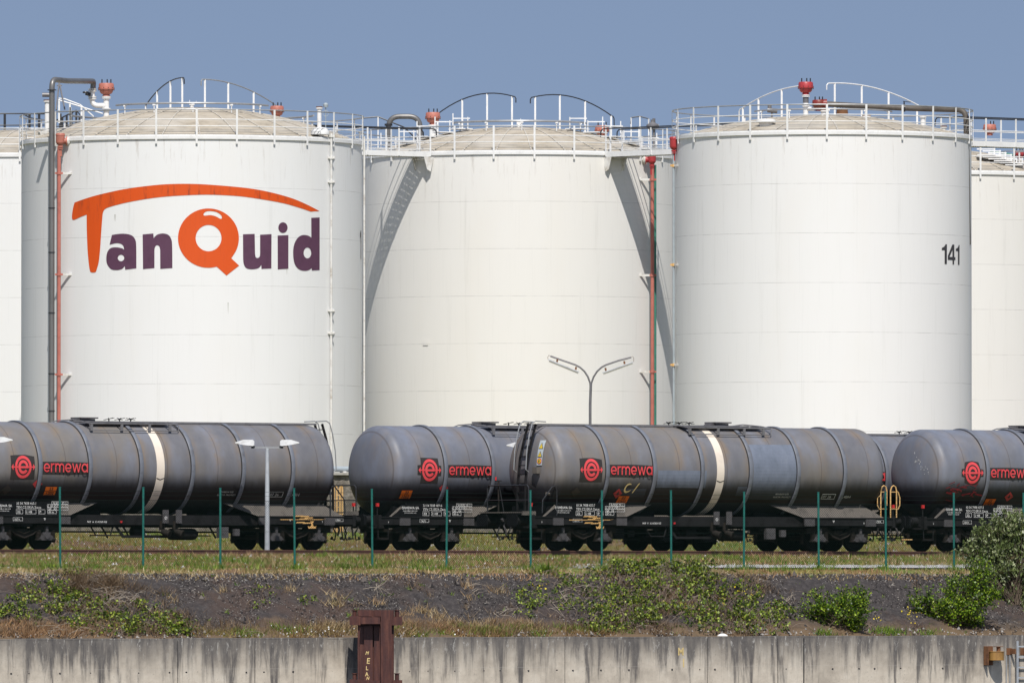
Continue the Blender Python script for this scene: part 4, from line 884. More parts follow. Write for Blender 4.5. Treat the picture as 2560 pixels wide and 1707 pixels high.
    for x in (-4.54, -4.38, -4.24, -4.1): lay(shape_mesh([[[Vector((0, 0)), Vector((.012, 0)), Vector((.012, .2)), Vector((0, .2))]]]), x, 1.445, 'stencil')
    y2 = -1.2825
    def lay2(bm, x, z, mt='lettering'): return wrap(bm, lambda a, b: Vector((x + a, y2, z + b)), 'stencil', M[mt], frame)
    lay2(shape_mesh([[[Vector((0, 0)), Vector((.4, 0)), Vector((.4, .13)), Vector((0, .13))], [Vector((.014, .014)), Vector((.386, .014)), Vector((.386, .116)), Vector((.014, .116))]]]), -6.25, .98); lay2(text_bm('26,0 t', .09, 1, .003), -6.19, 1.01)
    lay2(shape_mesh([[[Vector((0, 0)), Vector((.10, 0)), Vector((.05, -.09))]]]), -5.0, 1.08); lay2(shape_mesh([[[Vector((0, 0)), Vector((.10, 0)), Vector((.05, -.09))]]]), 5.2, 1.08)
    lay2(shape_mesh([[[Vector((0, 0)), Vector((.5, 0)), Vector((.5, .11)), Vector((0, .11))], [Vector((.012, .012)), Vector((.488, .012)), Vector((.488, .098)), Vector((.012, .098))]]]), 7.0, 1.0); lay2(text_bm('KBR 7024', .07, 1.2, .003), 7.03, 1.03)
    for x in (-7.6, -7.0, 4.35, 6.6): lay2(shape_mesh([[[Vector((0, 0)), Vector((.022, 0)), Vector((.022, .06)), Vector((0, .06))]]]), x, .96)
    # buffers, hooks, hoses
    for s in (-1, 1):
        for y in (-.875, .875):
            mb = MB(); e = s * 8.02; mb.cyl((e, y, 1.05), (e + s * .30, y, 1.05), .155, 20); BL = bl[(s + 1) // 2]; mb.cyl((e + s * .26, y, 1.05), (e + s * BL, y, 1.05), .12, 20); mb.bb((e, y - .2, .88), (e + s * .03, y + .2, 1.22))
            b_ = mb.build('buffer', M['under'], t); mb = MB(); X0 = e + s * BL
            mb.prism([(y - .3, .90), (y - .22, .84), (y + .22, .84), (y + .3, .90), (y + .3, 1.20), (y + .22, 1.26), (y - .22, 1.26), (y - .3, 1.20)], 'x', min(X0, X0 + s * .05), max(X0, X0 + s * .05)); mb.build('buffer_head', M['black_matt'], b_, smooth=30)
        mb = MB(); e = s * 8.03; mb.prism([(e, .98), (e + s * .30, 1.0), (e + s * .36, 1.08), (e + s * .30, 1.13), (e + s * .2, 1.10), (e, 1.12)], 'y', -.05, .05)
        mb.tube([(e + s * .16, 0, 1.02), (e + s * .22, .03, .85), (e + s * .2, -.03, .7), (e + s * .14, 0, .52)], .032, 8); mb.build('draw_hook', M['axlebox'], t)
        mb = MB()
        for y in (-.35, .35): mb.tube([(e, y, .95), (e + s * .15, y, .88), (e + s * .30, y * .9, .60), (e + s * .22, y * .8, .36), (e + s * .08, y * .8, .42)], .024, 8); mb.cyl((e + s * .06, y * .8, .40), (e + s * .13, y * .8, .47), .04, 8)
        mb.build('brake_hose', M['fender_black'], t)
        mb = MB(); mb.tube([(s * 7.95, -1.15, .84), (s * 7.97, -1.2, .42), (s * 7.55, -1.2, .40), (s * 7.5, -1.15, .84)], .022, 6); mb.bb((s * 7.6, -1.32, .39), (s * 7.95, -1.08, .42)); mb.build('shunter_step', M['under'], t)
        mb = MB(); mb.cyl((s * 8.0, -1.18, 1.24), (s * 8.0, -1.18, 1.55), .022, 8); lb = mb.build('lamp_bracket', M['under'], t); MB().bb((s * 8.0 - .05, -1.23, 1.53), (s * 8.0 + .05, -1.16, 1.65)).build('marker_plate', M['redlamp'], lb, smooth=0)
    bogie(-5.67, t); bogie(5.67, t)
    # brake gear amidships
    mb = MB(); mb.lathe([(0, -.62), (.12, -.6), (.19, -.5), (.2, -.4), (.2, .4), (.19, .5), (.12, .6), (0, .62)], (1.1, -.72, .55), 24, 'x'); mb.build('air_reservoir', M['under'], t)
    mb = MB(); mb.cyl((-.9, -.6, .62), (-.45, -.6, .62), .17, 20); mb.cyl((-.45, -.6, .62), (.1, -.6, .62), .03, 8); mb.bar((-4.0, -.3, .62), (4.0, -.3, .62), .05, .05); mb.bar((-2.6, -.55, .50), (2.4, -.55, .50), .03, .04)
    for x in (-2.2, -1.3, 2.3): mb.bar((x, -.6, .86), (x + .3, -.6, .42), .05, .04)
    mb.build('brake_rigging', M['under'], t)
    mb = MB(); mb.tube([(-2.9, -1.0, .84), (-2.7, -1.05, .5), (-2.1, -1.05, .5), (-1.95, -1.0, .84)], .03, 6); mb.prism([(-1.9, .84), (-1.55, .42), (.35, .42), (.7, .84), (.6, .84), (.3, .5), (-1.5, .5), (-1.8, .84)], 'y', -1.0, -.96)
    mb.build('valve_guard', M['under'], t)
    mb = MB()
    for x in (.55, .0): sh = MB().bb((x - .12, -1.34, .92), (x + .12, -1.30, 1.38)).build('valve_shield', M['axlebox'], t, smooth=0)
    mb = MB()
    for x in (.0, .55): mb.cyl((x, -1.1, 1.0), (x, -1.1, .68), .10, 14); mb.cyl((x, -1.1, .66), (x + .14, -1.28, .56), .11, 14); mb.cyl((x + .14, -1.28, .56), (x + .17, -1.33, .54), .14, 14)
    mb.build('discharge_valve', M['bogie'], t)
    bm = shape_mesh([[ell(0, 0, .055, .055, 16), ell(0, 0, .03, .03, 12)]]); wrap(bm, lambda a, b: Vector((.0 + a, -1.345, 1.10 + b)), 'valve_label', M['lettering'], sh)
    mb = MB(); mb.bb((-1.75, -1.16, .93), (-1.68, -1.13, 1.0)); mb.build('changeover_lever', M['redlamp'], t, smooth=0)
    bm = text_bm('M/P  R  KNORR KE', .09, 1.1, .002); bm2 = bm; wrap(bm, lambda a, b: Vector((-3.1 + a, -1.125, .93 + b)), 'stencil', M['lettering'], frame)
    mb = MB(); mb.bb((2.35, -1.15, .42), (2.75, -1.0, .80)); mb.bb((3.0, -1.15, .50), (3.22, -1.03, .74)); mb.build('load_valve_box', M['axlebox'], t, smooth=0)
    # long loading walkway on top, from the platform end to the middle
    zt = WZ + WR + .035; e = plat
    x0, x1 = (xa if e < 0 else xb) + e * .30, cx - e * 2.2
    lo, hi = min(x0, x1), max(x0, x1)
    mb = MB(); k = lo
    while k < hi: mb.bb((k, -.30, zt - .02), (k + .05, .30, zt)); k += .09
    for y in (-.32, .30): mb.bb((lo, y, zt - .045), (hi, y + .03, zt + .02))
    k = lo + .5
    while k < hi: mb.bb((k, -.28, WZ + WR - .03), (k + .05, -.22, zt - .02)); mb.bb((k, .22, WZ + WR - .03), (k + .05, .28, zt - .02)); k += 1.05
    wk = mb.build('roof_walkway', M['grey_pole'], t, smooth=0)
    g0, g1 = (cx - 1.15, cx + 2.7) if e < 0 else (cx - 2.7, cx + 1.15)                          # side bay round the manhole with its fold-down rail
    mb = MB()
    for y in (-1.02,):
        mb.tube([(g0, -.3, zt), (g0 + .1, -.55, zt + .0), (g0 + .15, y, zt - .08), (g1 - .1, y, zt - .08), (g1, y + .12, zt - .08), (g1, -.3, zt)], .028, 8)
        mb.tube([(g0 + .12, y, zt - .10), (g0 + .16, y - .02, zt - .31), (g1 - .08, y - .02, zt - .31), (g1 - .04, y, zt - .12)], .018, 6)
        for x in (g0 + .2, g0 + 1.45, g0 + 2.6, g1 - .4): mb.bb((x - .05, y - .02, zt - .33), (x + .05, y + .02, zt - .06)); mb.bar((x, y, zt - .07), (x, -.3, zt - .02), .05, .03)
    mb.bb((g0 + .1, -.78, zt - .03), (g1 - .2, -.34, zt)); mb.build('side_bay', M['grey_pole'], wk, smooth=30)
    hc = cx + 1.30 if e < 0 else cx - 1.9
    mb = MB(); mb.bb((hc - .28, .05, WZ + WR - .05), (hc + .28, .6, WZ + WR + .13)); mb.bb((hc - .33, .0, WZ + WR + .14), (hc + .38, .65, WZ + WR + .185)); mb.prism([(hc - .55, WZ + WR + .0), (hc - .28, WZ + WR + .0), (hc - .28, WZ + WR + .15), (hc - .4, WZ + WR + .15)], 'y', .1, .5); mb.build('manhole_cover', M['axlebox'], t, smooth=30)
    for x in (cx - .95, cx - .5, cx - .05):
        mb = MB()
        for q in range(4): a = q * PI / 4 + x; mb.bar((x - .19 * math.cos(a), .2 - .19 * math.sin(a), zt + .07), (x + .19 * math.cos(a), .2 + .19 * math.sin(a), zt + .14), .018, .018)
        mb.cyl((x, .2, WZ + WR), (x, .2, zt + .12), .022, 8); mb.build('valve_wheel', M['black_matt'], t)
    # hoop over the far band next to the bay
    mb = MB(); q_ = g1 if e < 0 else g0; mb.tube([(q_ + e * .9, .3, zt), (q_ + e * .3, .3, zt + .07), (q_ - e * .4, .25, zt + .02), (q_ - e * .75, .2, zt - .08)], .020, 8); mb.build('cable_hoop', M['grey_pole'], t)
    # platform end: ladder, hand rails, end platform, brake wheel post
    X = e * 8.0; lx = (xa if e < 0 else xb) + e * (WH + .22)
    ld = MB()
    y0, y1 = -.42, .02
    arc = [(lx + e * .12, 1.15), (lx + e * .10, 2.3), (lx + e * .0, 3.2), (lx - e * .18, 3.85), (lx - e * .36, zt)]
    for y in (y0, y1):
        for a, b in zip(arc, arc[1:]): ld.bar((a[0], y, a[1]), (b[0], y, b[1]), .05, .075)
    zz_ = 1.4
    while zz_ < zt - .1:
        for a, b in zip(arc, arc[1:]):
            if a[1] <= zz_ <= b[1]: xx = a[0] + (b[0] - a[0]) * (zz_ - a[1]) / (b[1] - a[1])
        ld.bar((xx, y0, zz_), (xx, y1, zz_), .07, .03); zz_ += .31
    ld.build('ladder', M['under'], t, smooth=0)
    hr = MB()
    for y in (y0 - .12, y1 + .14): hr.tube([(lx + e * .04, y, 2.72), (lx + e * .16, y, 2.80), (lx + e * .12, y, 3.45), (lx + e * .0, y, 4.05), (lx - e * .12, y, zt + .02), (lx - e * .26, y, zt + .10), (lx - e * .7, y, zt + .08)], .02, 8)
    hr.build('ladder_hand_rail', M['gal'], t)
    pf = MB(); pf.bb((X - .42, -1.25, 1.30), (X + .12, 1.25, 1.34)); pf.bb((X - .42, -1.3, 1.22), (X + .14, -1.22, 1.36)); pf.build('end_platform', M['apron'], t, smooth=0)
    rl = MB(); xo = X + e * .10
    rl.tube([(xo, -1.2, 1.3), (xo, -1.2, 2.18), (xo, -1.12, 2.26), (xo, 1.1, 2.26), (xo, 1.2, 2.18), (xo, 1.2, 1.3)], .024, 8)
    rl.tube([(xo, -1.2, 1.75), (xo, 1.2, 1.75)], .018, 6)
    rl.tube([(X - e * 1.05, -1.28, 1.2), (X - e * 1.05, -1.28, 2.1), (X - e * .97, -1.28, 2.22), (X - e * .85, -1.28, 2.20), (X - e * .45, -1.28, 1.75), (X - e * .42, -1.28, 1.3)], .024, 8)
    rl.tube([(xo, .5, 2.2), (X - e * .1, .5, 1.3)], .02, 6); rl.build('platform_hand_rail', M['black'], t)
    bw = MB(); bw.cyl((xo - e * .05, .62, 1.25), (xo - e * .05, .62, 2.40), .03, 8); bw.bar((xo - e * .05, .45, 2.42), (xo - e * .05, .82, 2.42), .03, .03); bw.cyl((xo - e * .05, .78, 2.42), (xo - e * .05, .78, 2.52), .02, 8); bwo = bw.build('brake_column', M['bogie'], t)
    MB().cyl((xo - e * .05, .78, 2.44), (xo - e * .05, .78, 2.56), .028, 10).build('brake_handle', M['redlamp'], bwo)
    if e < 0:                                              # stickers and box on the dished end beside the ladder
        def dish(y, z, off=.02):
            r = min(1, math.hypot(y, z - WZ) / WR); return Vector((xa - WH * math.sqrt(max(0, 1 - r * r)) - off, y, z))
        st = MB(); ys, zs = (-.86, -.62), (2.95, 3.82)
        vs = [dish(y, z, .03) for z in np.linspace(zs[0], zs[1], 8) for y in ys]; st.add(vs, [(2*i, 2*i+1, 2*i+3, 2*i+2) for i in range(7)]); sg = st.build('warning_board', M['sign_blue'], t, smooth=0)
        for zc, kind in ((3.62, 't'), (3.33, 't'), (3.10, 'c')):
            if kind == 't':
                g_ = lambda o: (lambda a, b: dish(-.74 - a, zc + b, o))
                wrap(shape_mesh([[[Vector((-.10, -.09)), Vector((.10, -.09)), Vector((0, .12))]]]), g_(.040), 'warning_triangle', M['patchblk'], sg)
                wrap(shape_mesh([[[Vector((-.075, -.073)), Vector((.075, -.073)), Vector((0, .085))]]]), g_(.046), 'warning_triangle', M['sign_yellow'], sg)
                wrap(shape_mesh([[[Vector((-.012, -.05)), Vector((.014, -.01)), Vector((0, .0)), Vector((.014, .045)), Vector((-.014, .005)), Vector((.0, -.005))]]]), g_(.052), 'warning_symbol', M['patchblk'], sg)
            else:
                g_ = lambda o: (lambda a, b: dish(-.74 - a, zc + b, o))
                wrap(shape_mesh([[ell(0, 0, .10, .10, 24)]]), g_(.040), 'prohibition_disc', M['redlamp'], sg); wrap(shape_mesh([[ell(0, 0, .075, .075, 24)]]), g_(.046), 'prohibition_disc', M['sign_yellow'], sg); wrap(shape_mesh([[ell(0, 0, .03, .05, 14)]]), g_(.052), 'warning_symbol', M['patchblk'], sg)
        MB().box(dish(-.68, 2.78, .10), (.14, .26, .22)).build('document_box', M['apron'], t, smooth=0)
    t.scale = (1, 1, hz)
    return t
uA = u_at(1241, VA) + 8.6; uB = u_at(842, VB) + 8.6; LW = 17.17
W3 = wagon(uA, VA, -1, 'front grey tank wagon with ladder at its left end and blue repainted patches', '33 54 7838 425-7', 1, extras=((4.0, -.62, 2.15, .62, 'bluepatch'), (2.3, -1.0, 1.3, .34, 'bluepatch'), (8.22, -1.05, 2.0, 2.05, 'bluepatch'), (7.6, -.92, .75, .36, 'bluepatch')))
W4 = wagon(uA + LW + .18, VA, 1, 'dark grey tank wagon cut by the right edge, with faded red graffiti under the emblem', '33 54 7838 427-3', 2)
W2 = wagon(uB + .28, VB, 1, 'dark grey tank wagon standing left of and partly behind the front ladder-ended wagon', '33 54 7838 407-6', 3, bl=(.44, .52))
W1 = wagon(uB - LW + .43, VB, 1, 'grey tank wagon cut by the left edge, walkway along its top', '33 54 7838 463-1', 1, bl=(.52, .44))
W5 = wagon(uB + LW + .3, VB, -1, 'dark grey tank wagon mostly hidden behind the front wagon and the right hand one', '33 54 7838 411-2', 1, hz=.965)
# yellow end hand rails on the front wagon's right end
mb = MB()
for k, x in enumerate((7.42, 7.86)):
    y = -1.22
    mb.tube([(x, y, 1.2), (x, y, 2.15), (x + .05, y, 2.28), (x + .14, y, 2.33), (x + .23, y, 2.28), (x + .27, y, 2.15), (x + .27, y, 1.2 if k else 1.62)], .024, 8)
    xo = x - .15 if k == 0 else x + .42; xi = x if k == 0 else x + .27
    mb.tube([(xi, y, 2.13 if k else 1.98), ((xi + xo) / 2, y, 2.10 if k else 1.95), (xo, y, 1.9), (xo, y, 1.62), ((xi + xo) / 2, y, 1.50), (xi, y, 1.48)], .020, 8); mb.tube([(x, y, 2.10), (x + .27, y, 2.10)], .018, 6); mb.tube([(x, y, 1.50), (x + .27, y, 1.50)], .018, 6)
mb.build('end_hand_rail', M['yellow'], W3)
mb = MB(); mb.bar((8.35, -1.25, .42), (8.8, -1.25, .42), .05, .04); mb.build('step_edge', M['yellow'], W3, smooth=0)
# ochre anchor-like mark with a stroke, on two wagons' frames
def anchor(W, x, z):
    L = [[[Vector(p) for p in ((-.95, .045), (.92, .05), (.98, .075), (.80, .03), (-.95, .02))]]]
    for k, (a, b) in enumerate(((-.35, .16), (-.12, .15), (-.30, -.06), (-.02, -.08), (.05, .10), (-.18, .06))): L.append([[Vector((a, b - .03)), Vector((a + .38, b - .015)), Vector((a + .36, b + .02)), Vector((a + .05, b + .015))]])
    L.append([[Vector(p) for p in ((.30, -.02), (.47, -.02), (.42, -.08), (.43, -.18), (.52, -.22), (.56, -.16), (.54, -.27), (.23, -.27), (.20, -.17), (.25, -.21), (.34, -.18), (.35, -.08))]])
    wrap(shape_mesh(L), lambda a, b: Vector((x + a, -1.335, z + b)), 'ochre_mark', M['ochre'], W)
anchor(W3, -5.5, 1.03); anchor(W1, 5.75, 1.03)
bm = shape_mesh([[spline([(.28, .22), (.2, .26), (.08, .22), (0, .08), (.02, -.05), (.12, -.10), (.24, -.05), (.30, .02), (.22, -.01), (.13, -.03), (.07, .0), (.06, .09), (.11, .18), (.2, .21)], 3)], [[Vector(p) for p in ((.38, -.1), (.42, -.1), (.64, .27), (.58, .26))]]])
wrap(bm, lambda a, b: side(-6.75 + 2.62 + a, -.72 + b, .02), 'chalk_mark', M['chalk'], W3)
L = []
for k in range(26): a, b = random.uniform(-.2, 1.35), random.uniform(-1.05, -.42); w_, h_ = random.uniform(.1, .5), random.uniform(.02, .06); s_ = random.uniform(-.1, .15); L.append([[Vector((a, b)), Vector((a + w_, b + s_)), Vector((a + w_ * .98, b + s_ + h_)), Vector((a + .02, b + h_))]])
M['red_grime'] = worn('grimed red graffiti', (.22, .018, .025), .7, c2=(.07, .012, .015), scale=5)
wrap(shape_mesh(L), lambda a, b: side(-7.12 + a, b, .014), 'graffiti', M['red_grime'], W4)
L = []
for k in range(22): a = random.uniform(0, .9); b = .75 - a * .8 + random.uniform(-.15, .15); h_ = random.uniform(.02, .07); L.append([[Vector((a, b)), Vector((a + .02, b)), Vector((a + .016, b + h_)), Vector((a + .003, b + h_))]])
def dish4(a, b): y, z = -1.0 + (.9 - a) * .9, WZ + b - .1; r = min(1, math.hypot(y, z - WZ) / WR); return Vector((-7.12 - WH * math.sqrt(max(0, 1 - r * r)) - .012, y, z))
wrap(shape_mesh(L), dish4, 'bird_droppings', M['lettering'], W4)

# ------------------------------------------------------------------ lamps
def twin_lamp(px, label):
    v = 302.15; u = u_at(px, v); t = empty('yard_lamp', UV(u, v, -.14), label, 'lamp post', 'low twin-headed yard lamps between the tracks')
    MB().tube([(0, 0, 0), (0, 0, 2.6), (0, 0, 3.62)], .088, 16, .062).build('pole', M['lamp_pole'], t)
    mb = MB(); mb.bb((-.6, -.35, -.02), (.6, .35, .035)); mb.build('foundation_slab', M['concrete_slab'], t, smooth=0)
    mb = MB(); mb.bb((-.52, -.03, 3.62), (.52, .03, 3.68)); mb.build('cross_arm', M['gal'], t, smooth=0)
    for s in (-1, 1):
        mb = MB(); x0, x1 = s * .44, s * 1.12
        secs = [(x0, .02, .17, .12), (x0 + s*.06, .0, .215, .15), (x0 + s*.38, .04, .215, .15), (x1 - s*.02, .10, .13, .03)]
        vs = []
        for (x, zb, zt_, w_) in secs: vs += [(x, -w_, 3.70 + zb), (x, w_, 3.70 + zb), (x, w_ * .7, 3.70 + zt_), (x, -w_ * .7, 3.70 + zt_)]
        fs = [(4*i+k, 4*i+(k+1)%4, 4*i+4+(k+1)%4, 4*i+4+k) for i in range(3) for k in range(4)] + [(0,3,2,1), (12,13,14,15)]
        mb.add(vs, fs); h = mb.build('lamp_head', M['lamp_white'], t, smooth=30)
        mb = MB(); mb.bar((x0 + s*.02, 0, 3.69), (x1 - s * .05, 0, 3.795), .16, .02); mb.build('lens', M['lens'], h, smooth=0)
        mb = MB(); mb.cyl((s * .50, 0, 3.62), (s * .50, 0, 3.74), .05, 10); mb.bar((s * .42, 0, 3.67), (s * .62, 0, 3.72), .09, .05); mb.build('swivel_joint', M['black'], h)
    return t
twin_lamp(668, 'white twin-headed lamp on a pale pole before the left tank wagon'); twin_lamp(1345, 'white twin-headed lamp mostly hidden behind the ladder end of the front wagon')
twin_lamp(-50, 'white twin-headed lamp whose one head enters at the left edge')
tl = empty('tall_yard_lamp', P(1475, 1330, 408), 'tall dark Y-shaped lamp with two slanting tube lights in front of the middle tank', 'lamp post')
O = tl.location.copy(); O.z = 1.4; tl.location.z = 1.4
q = lambda x, y: P(x, y, 408) - O
base = q(1475, 1330); base.z = -.8
MB().tube([base, q(1475.5, 1010), q(1477, 965)], .055, 12, .05).build('pole', M['grey_pole'], tl)
for s in (-1, 1):
    X = lambda d: 1477 + s * d
    pts = [q(X(0), 985), q(X(1.5), 958), q(X(7), 942), q(X(16), 928), q(X(27), 918), q(X(38), 912), q(X(70), 901), q(X(101), 890 if s < 0 else 893)]
    a = MB().tube(pts, .036, 10).build('lamp_arm', M['grey_pole'], tl)
    p0, p1 = q(X(29), 930 if s < 0 else 932), q(X(107), 898 if s < 0 else 904)
    MB().bar(p0, p1, .2, .05).build('lamp_housing', M['lamp_white'], a, smooth=0)
    d = Vector((0, 0, -.055)); dd = (p1 - p0).normalized() * .04
    MB().bar(p0 + d + dd, p1 + d - dd, .16, .06).build('diffuser', M['lens'], a, smooth=0)
    mb = MB()
    for f in (.12, .72): b_ = p0.lerp(p1, f); mb.bar(b_, b_ + Vector((-s * .03, 0, .14)), .07, .07)
    mb.tube([pts[-1], pts[-1] + Vector((s * .06, 0, .03)), pts[-1] + Vector((s * .10, 0, -.04)), p1], .008, 5); mb.build('hanger', M['rust'], a)

# ------------------------------------------------------------------ chain link fence
VF = 270.0
fpx = [-40, 151, 358, 551, 737, 931, 1116, 1327, 1504, 1678, 1859.5, 2046.8, 2214.6, 2384.8, 2557, 2730]
f0 = u_at(1327, VF); fence = empty('chain_link_fence', UV(f0, VF, -.75), 'green chain link fence with green posts running the length of the bank top', 'fence', rz=AY)
fx = [u_at(p, VF) - f0 for p in fpx]
pp0 = MB(); pp0.tube([(0, 0, -.2), (0, 0, 2.50)], .034, 12); pp0.cyl((0, 0, 2.50), (0, 0, 2.53), .040, 12)
for z in np.arange(.2, 2.4, .3): pp0.box((0, -.036, z), (.04, .012, .02))
p0 = None
for k, x in enumerate(fx):
    o_ = pp0.build('fence_post', M['green_post'], fence) if p0 is None else p0.copy()
    if p0 is not None: COL.objects.link(o_); o_.parent = fence
    p0 = p0 or o_; o_.location = (x, 0, random.uniform(-.02, .02)); o_.rotation_euler = (R_(random.uniform(-.6, .6)), R_(random.uniform(-.7, .7)), 0)
zb, zt = .12, 2.14; cell = .08
for a, b in zip(fx, fx[1:]):
    mb = MB(); h = zt - zb; x = a - h
    while x < b:
        for sg in (1, -1):                                  # wires leaning both ways, clipped to the bay
            xs = x if sg > 0 else x + h; xe = x + h if sg > 0 else x
            p, q = Vector((xs, .0 + .003 * sg, zb)), Vector((xe, .003 * sg, zt))
            d = q - p; t0, t1 = 0.0, 1.0
            for lim, sign in ((a, 1), (b, -1)):
                den = d.x * sign; num_ = (lim - p.x) * sign
                if den > 0: t0 = max(t0, num_ / den)
                else: t1 = min(t1, num_ / den)
            if t1 > t0 + .01: mb.bar(p + d * t0, p + d * t1, .0044, .0044)
        x += cell
    mb.build('mesh_panel', M['mesh'], fence, smooth=0)
mb = MB()
for z in (zb, 1.2, zt, 2.28, 2.41):
    for a, b in zip(fx, fx[1:]): mb.tube([(a, 0, z), ((a + b) / 2, 0, z - .012), (b, 0, z)], .004, 4)
mb.build('tension_wires', M['mesh'], fence, smooth=0)

# ------------------------------------------------------------------ steel dolphin pile, fender and ladder on the quay
YD = 323.2; dol = empty('mooring_dolphin', P(940, 1460, YD) + Vector((0, 0, -4.8)), 'rusty brown steel mooring dolphin with chalked letters standing before the quay wall', 'mooring pile')
O = dol.location.copy(); mD = YD / F
def D(px, py, dy=0.0): p = P(px, py, YD) - O; p.y += dy; return p
def dbox(mb, x0, x1, y0, y1, d0, d1): a, b = D(x0, y1, d0), D(x1, y0, d1); mb.bb(tuple(a), tuple(b))
mb = MB(); dbox(mb, 894.5, 984.5, 1524.5, 1860, -.10, .75); dbox(mb, 900, 911, 1566, 1860, -.16, -.10); dbox(mb, 911, 932, 1563, 1860, -.26, -.10); dbox(mb, 935.5, 953, 1563, 1860, -.24, -.10); dbox(mb, 897, 929, 1524, 1540, -.22, -.1); dbox(mb, 938, 954, 1524, 1540, -.22, -.1)
mb.build('pile_body', M['pile'], dol, smooth=0)
mb = MB(); dbox(mb, 954.5, 977.5, 1524, 1860, -.46, -.12); dbox(mb, 952.5, 956, 1524.2, 1860, -.50, -.46); dbox(mb, 976, 979.5, 1524.2, 1860, -.50, -.46); mb.build('front_pile', M['pile'], dol, smooth=0)
for yy in (0, 158):
    mb = MB(); dbox(mb, 874.5, 903, 1539 + yy, 1561.5 + yy, -.22, .45); dbox(mb, 903, 951, 1541.5 + yy, 1558.5 + yy, -.62, -.12); dbox(mb, 979.8, 1005.5, 1541 + yy, 1562 + yy, -.30, .45)
    dbox(mb, 886, 990, 1543 + yy, 1558 + yy, .2, .9); mb.build('collar', M['pile'], dol, smooth=0)
    for x in (886.5, 992.5):
        mb = MB(); mb.cyl(D(x, 1541 + yy, .05), D(x, 1525 + yy, .05), .062, 16); mb.cyl(D(x, 1525.5 + yy, .05), D(x, 1523.8 + yy, .05), .085, 16); mb.build('bollard_pin', M['pile'], dol)
yl = -.2625
for k, (ch, x, y, sz, sk) in enumerate((('M', 913.6, 1635, .14, .3), ('E', 916.3, 1657.5, .24, .1), ('L', 915, 1673.5, .17, 0), ('A', 913.4, 1688.5, .17, 0), ('N', 916, 1697.5, .13, .2))):
    bm = text_bm(ch, sz, .85, .004); pt = D(x, y)
    wrap(bm, lambda a, b: Vector((pt.x + a + b * sk, yl, pt.z + b)), 'chalked_letter', M['chalk'], dol)
wz = lambda py: -2.8 - (py - 1589) / 79.6
Wl = lambda px, py, off=0.0: Vector((du(px), -.35 - off, wz(py)))
fd = empty('quay_fender', UV(215, 264, 0) + Vector((0, 0, 0)), 'rusty ochre drum-shaped fender bolted to the quay wall near the ladder', 'fender', rz=AY)
cx_ = du(2477); mb = MB(); mb.bb((cx_ - .30, -.375, wz(1661)), (cx_ + .06, -.352, wz(1613))); mb.bb((cx_ - .32, -.60, wz(1660)), (cx_ - .29, -.376, wz(1614))); plate = mb.build('back_plate', M['rust'], fd, smooth=0)
mb = MB(); c_ = (cx_ + .02, -.60, 0); mb.cyl((c_[0], c_[1], wz(1648.5)), (c_[0], c_[1], wz(1626)), .235, 28); mb.cyl((c_[0], c_[1], wz(1648)), (c_[0], c_[1], wz(1647)), .245, 28); mb.cyl((c_[0], c_[1], wz(1628)), (c_[0], c_[1], wz(1627)), .245, 28); mb.build('drum', M['ochre_rust'] if 'ochre_rust' in M else M['rust'], fd)
mb = MB(); mb.cyl((c_[0] + .08, c_[1], wz(1626)), (c_[0] + .08, c_[1], wz(1615)), .065, 14); mb.bb((c_[0] - .06, c_[1] - .09, wz(1615)), (c_[0] + .20, c_[1] + .09, wz(1613.5))); mb.build('pin', M['rust'], fd)
mb = MB()
for py in (1619, 1655): mb.cyl((cx_ - .25, -.376, wz(py)), (cx_ - .25, -.45, wz(py)), .05, 12)
mb.build('bolt', M['rust'], fd)
lad = empty('quay_ladder', UV(215, 264, 0), 'pale grey steel ladder climbing the quay wall at the right edge', 'ladder', rz=AY)
xl, xr = du(2529), du(2556); mb = MB()
for x in (xl, xr): mb.bb((x - .02, -.66, -8.0), (x + .02, -.60, wz(1600)))
mb.build('stringer', M['lamp_pole'], lad, smooth=0)
for k in range(16): z = wz(1614 + k * 26); MB().bb((xl, -.65, z - .018), (xr, -.61, z + .018)).build('rung', M['lamp_pole'], lad, smooth=0)
mb = MB()
for x in (xl - .10, xr + .02): mb.bb((x - .12, -.365, wz(1635)), (x + .09, -.351, wz(1618))); mb.bb((x + .02, -.62, wz(1633)), (x + .05, -.36, wz(1620)))
mb.build('wall_bracket', M['rust'], lad, smooth=0)
mb = MB()
for px in (2513, 2522): mb.cyl((du(px), -.39, -8), (du(px), -.39, wz(1636)), .02, 8)
mb.build('conduit', M['gal'], lad)

# ------------------------------------------------------------------ vegetation and rubble
def npmesh(name, V, nper, mat, parent=None, **kw):        # V: (n, nper, 3) separate little polygons
    n = len(V); me = bpy.data.meshes.new(name); me.vertices.add(n * nper); me.vertices.foreach_set('co', np.ascontiguousarray(V, dtype=np.float32).ravel())
    me.loops.add(n * nper); me.loops.foreach_set('vertex_index', np.arange(n * nper, dtype=np.int32)); me.polygons.add(n)
    me.polygons.foreach_set('loop_start', np.arange(0, n * nper, nper, dtype=np.int32)); me.polygons.foreach_set('loop_total', np.full(n, nper, dtype=np.int32))
    me.materials.append(mat); me.update(calc_edges=True); me.validate(); return link(name, me, parent, **kw)
def leafquads(C, size, up=.35, long=1.5):                  # pointed leaves as 4-corner diamonds round the points C
    n = len(C); d = rng.normal(size=(n, 3)); d /= np.linalg.norm(d, axis=1)[:, None]
    e = rng.normal(size=(n, 3)); e[:, 2] += up * 2; e -= d * (e * d).sum(1)[:, None]; e /= np.linalg.norm(e, axis=1)[:, None]
    s_ = (size * rng.uniform(.6, 1.35, n))[:, None]; a = d * s_ * .5; b = e * s_ * .5 * long
    return np.stack([C - b, C + a, C + b * 1.0, C - a], 1)
